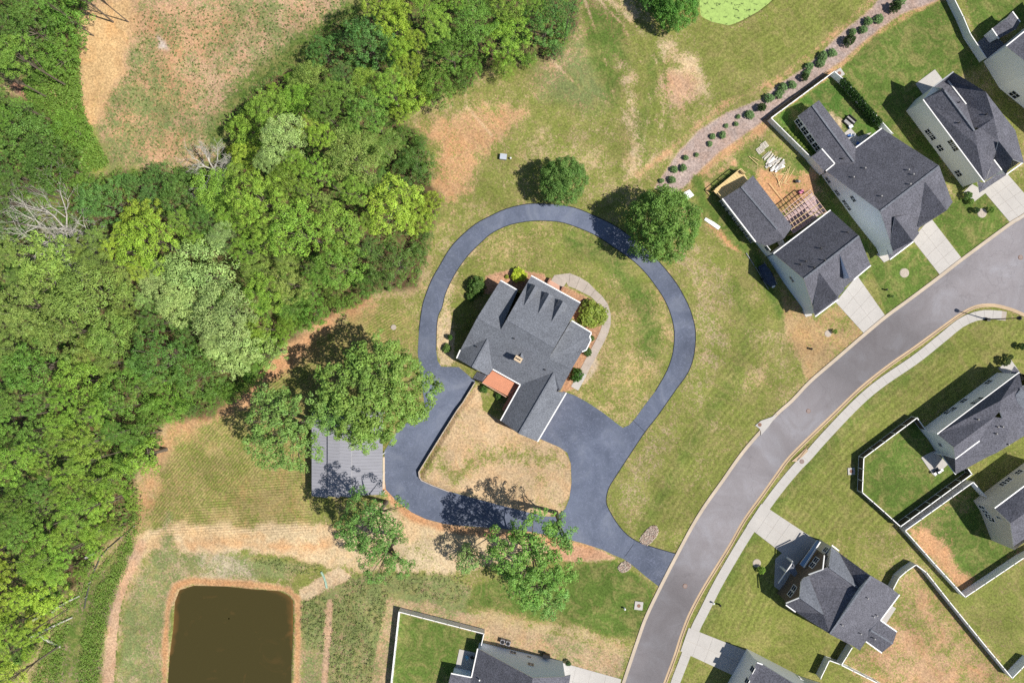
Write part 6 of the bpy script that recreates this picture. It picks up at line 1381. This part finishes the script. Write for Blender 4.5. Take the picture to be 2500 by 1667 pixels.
# covered boat and trailer in the side yard shade
bt = empty('covered_boat', label='blue covered boat on a trailer in the shade beside the white house', cat='boat'); (x0, y0), (x1, y1) = tp('B', (1015, 1165), (1140, 1380)); a, b = at(x0, y0, .8), at(x1, y1, .8); d = (b - a); L = d.length; rz = math.atan2(d.y, d.x); c = (a + b) / 2
bt.location = (c.x, c.y, 0); bt.rotation_euler = (0, 0, rz); mb = MB(); pr = [(-.5, .7), (-.2, 1.0), (.2, .95), (.42, .55), (.5, .05)]
top = [(t * L, w * .85) for t, w in pr] + [(t * L, -w * .85) for t, w in pr[::-1]]; mb.prism(top, .4, .9); mb.build('hull', mat('navy_hull', (.03, .05, .10), .5, .2, 2), bt); mb = MB(); mb.prism([(x * .85, y * .8) for x, y in top], .9, 1.1); mb.build('cover', mat('grey_blue_cover', (.035, .05, .085), .6, .3, 2), bt)
mb = MB(); mb.beam((-L * .55, -.9, .3), (L * .45, -.9, .3), .08, .1); mb.beam((-L * .55, .9, .3), (L * .45, .9, .3), .08, .1); mb.build('trailer_frame', M_metal, bt)
for s_ in (-1, 1): mb = MB(); mb.tube([(0, s_ * .95, .28), (0, s_ * 1.12, .28)], .28, 12); mb.build('wheel', M_black, bt)
box_obj('outboard_motor', 1128, 1370, (.5, .3, .5), .5, .6, M_white_obj, None, 'B').parent = None
o = bpy.data.objects['outboard_motor']; tag(o, 'small white box at the lower end of the covered boat', 'box'); o.name = 'white_box'
mb = MB(); a, b = [at(*p, .15) for p in tp('B', (870, 1050), (945, 1170))]; mb.beam(a, b, .1, .1); tag(mb.build('metal_rail', M_metal), 'long pale rail lying in the shade left of the covered boat', 'rail')
# two silt barriers and fallen pale trunks
mb = MB(); P = [at(*p) for p in tp('K', (920, 1155), (945, 1200), (962, 1250), (975, 1310))]
for i in range(3):
    mb.beam(P[i] + Vector((0, 0, .15)), P[i + 1] + Vector((0, 0, .15)), .3, .25)
tag(mb.build('silt_sock', M_green_obj), 'pale green silt barrier across the sandy ditch mouth', 'silt barrier')
for k, (pts, lb) in enumerate(((((500, 890), (560, 840), (640, 790), (760, 735)), 'long pale fallen trunk above the lower left corner'), (((290, 1130), (430, 1060), (560, 1000), (690, 940)), 'second pale fallen trunk parallel below the first'), (((310, 970), (400, 920), (470, 885)), 'short pale trunk left of the longest fallen one'),
                               (((815, 372), (860, 348), (905, 325)), 'short whitish trunk leaning out of the wood by the track'), (((380, 1120), (480, 1175), (580, 1225)), 'grey fallen trunk pointing down right near the lower left corner'))):
    v = [at(*p, .5) for p in (( q[0] / 3.92, 1267 + q[1] / 3.92) for q in pts)]; mb = MB(); r_ = .24
    for p in v: p.z = .45
    mb.tube(v, [r_, r_ * .9, r_ * .7, r_ * .5][:len(v)], 7); o = mb.build('fallen_trunk', M_bare); tag(o, lb, 'fallen trunk', 'fallen trunks by the track')
# silt fence along the track
sf = empty('silt_fence', label='thin dark silt fence curving along the track at the wood edge', cat='fence')
P = [at(q[0] / 3.92, 1267 + q[1] / 3.92) for q in ((1300, 60), (1180, 160), (1050, 270), (975, 350), (920, 470), (870, 600), (835, 740), (815, 850))]
for i in range(len(P) - 1):
    mb = MB(); mb.beam(P[i] + Vector((0, 0, .3)), P[i + 1] + Vector((0, 0, .2)), .03, .4); mb.build('fabric', mat('grey_silt_cloth', (.10, .10, .09), .9, .2), sf); mb = MB(); mb.box((P[i].x, P[i].y, .4), (.07, .07, .8)); mb.build('stake', M_wood2, sf)
print('objects', len(bpy.data.objects), 'placed trees', len(placed))
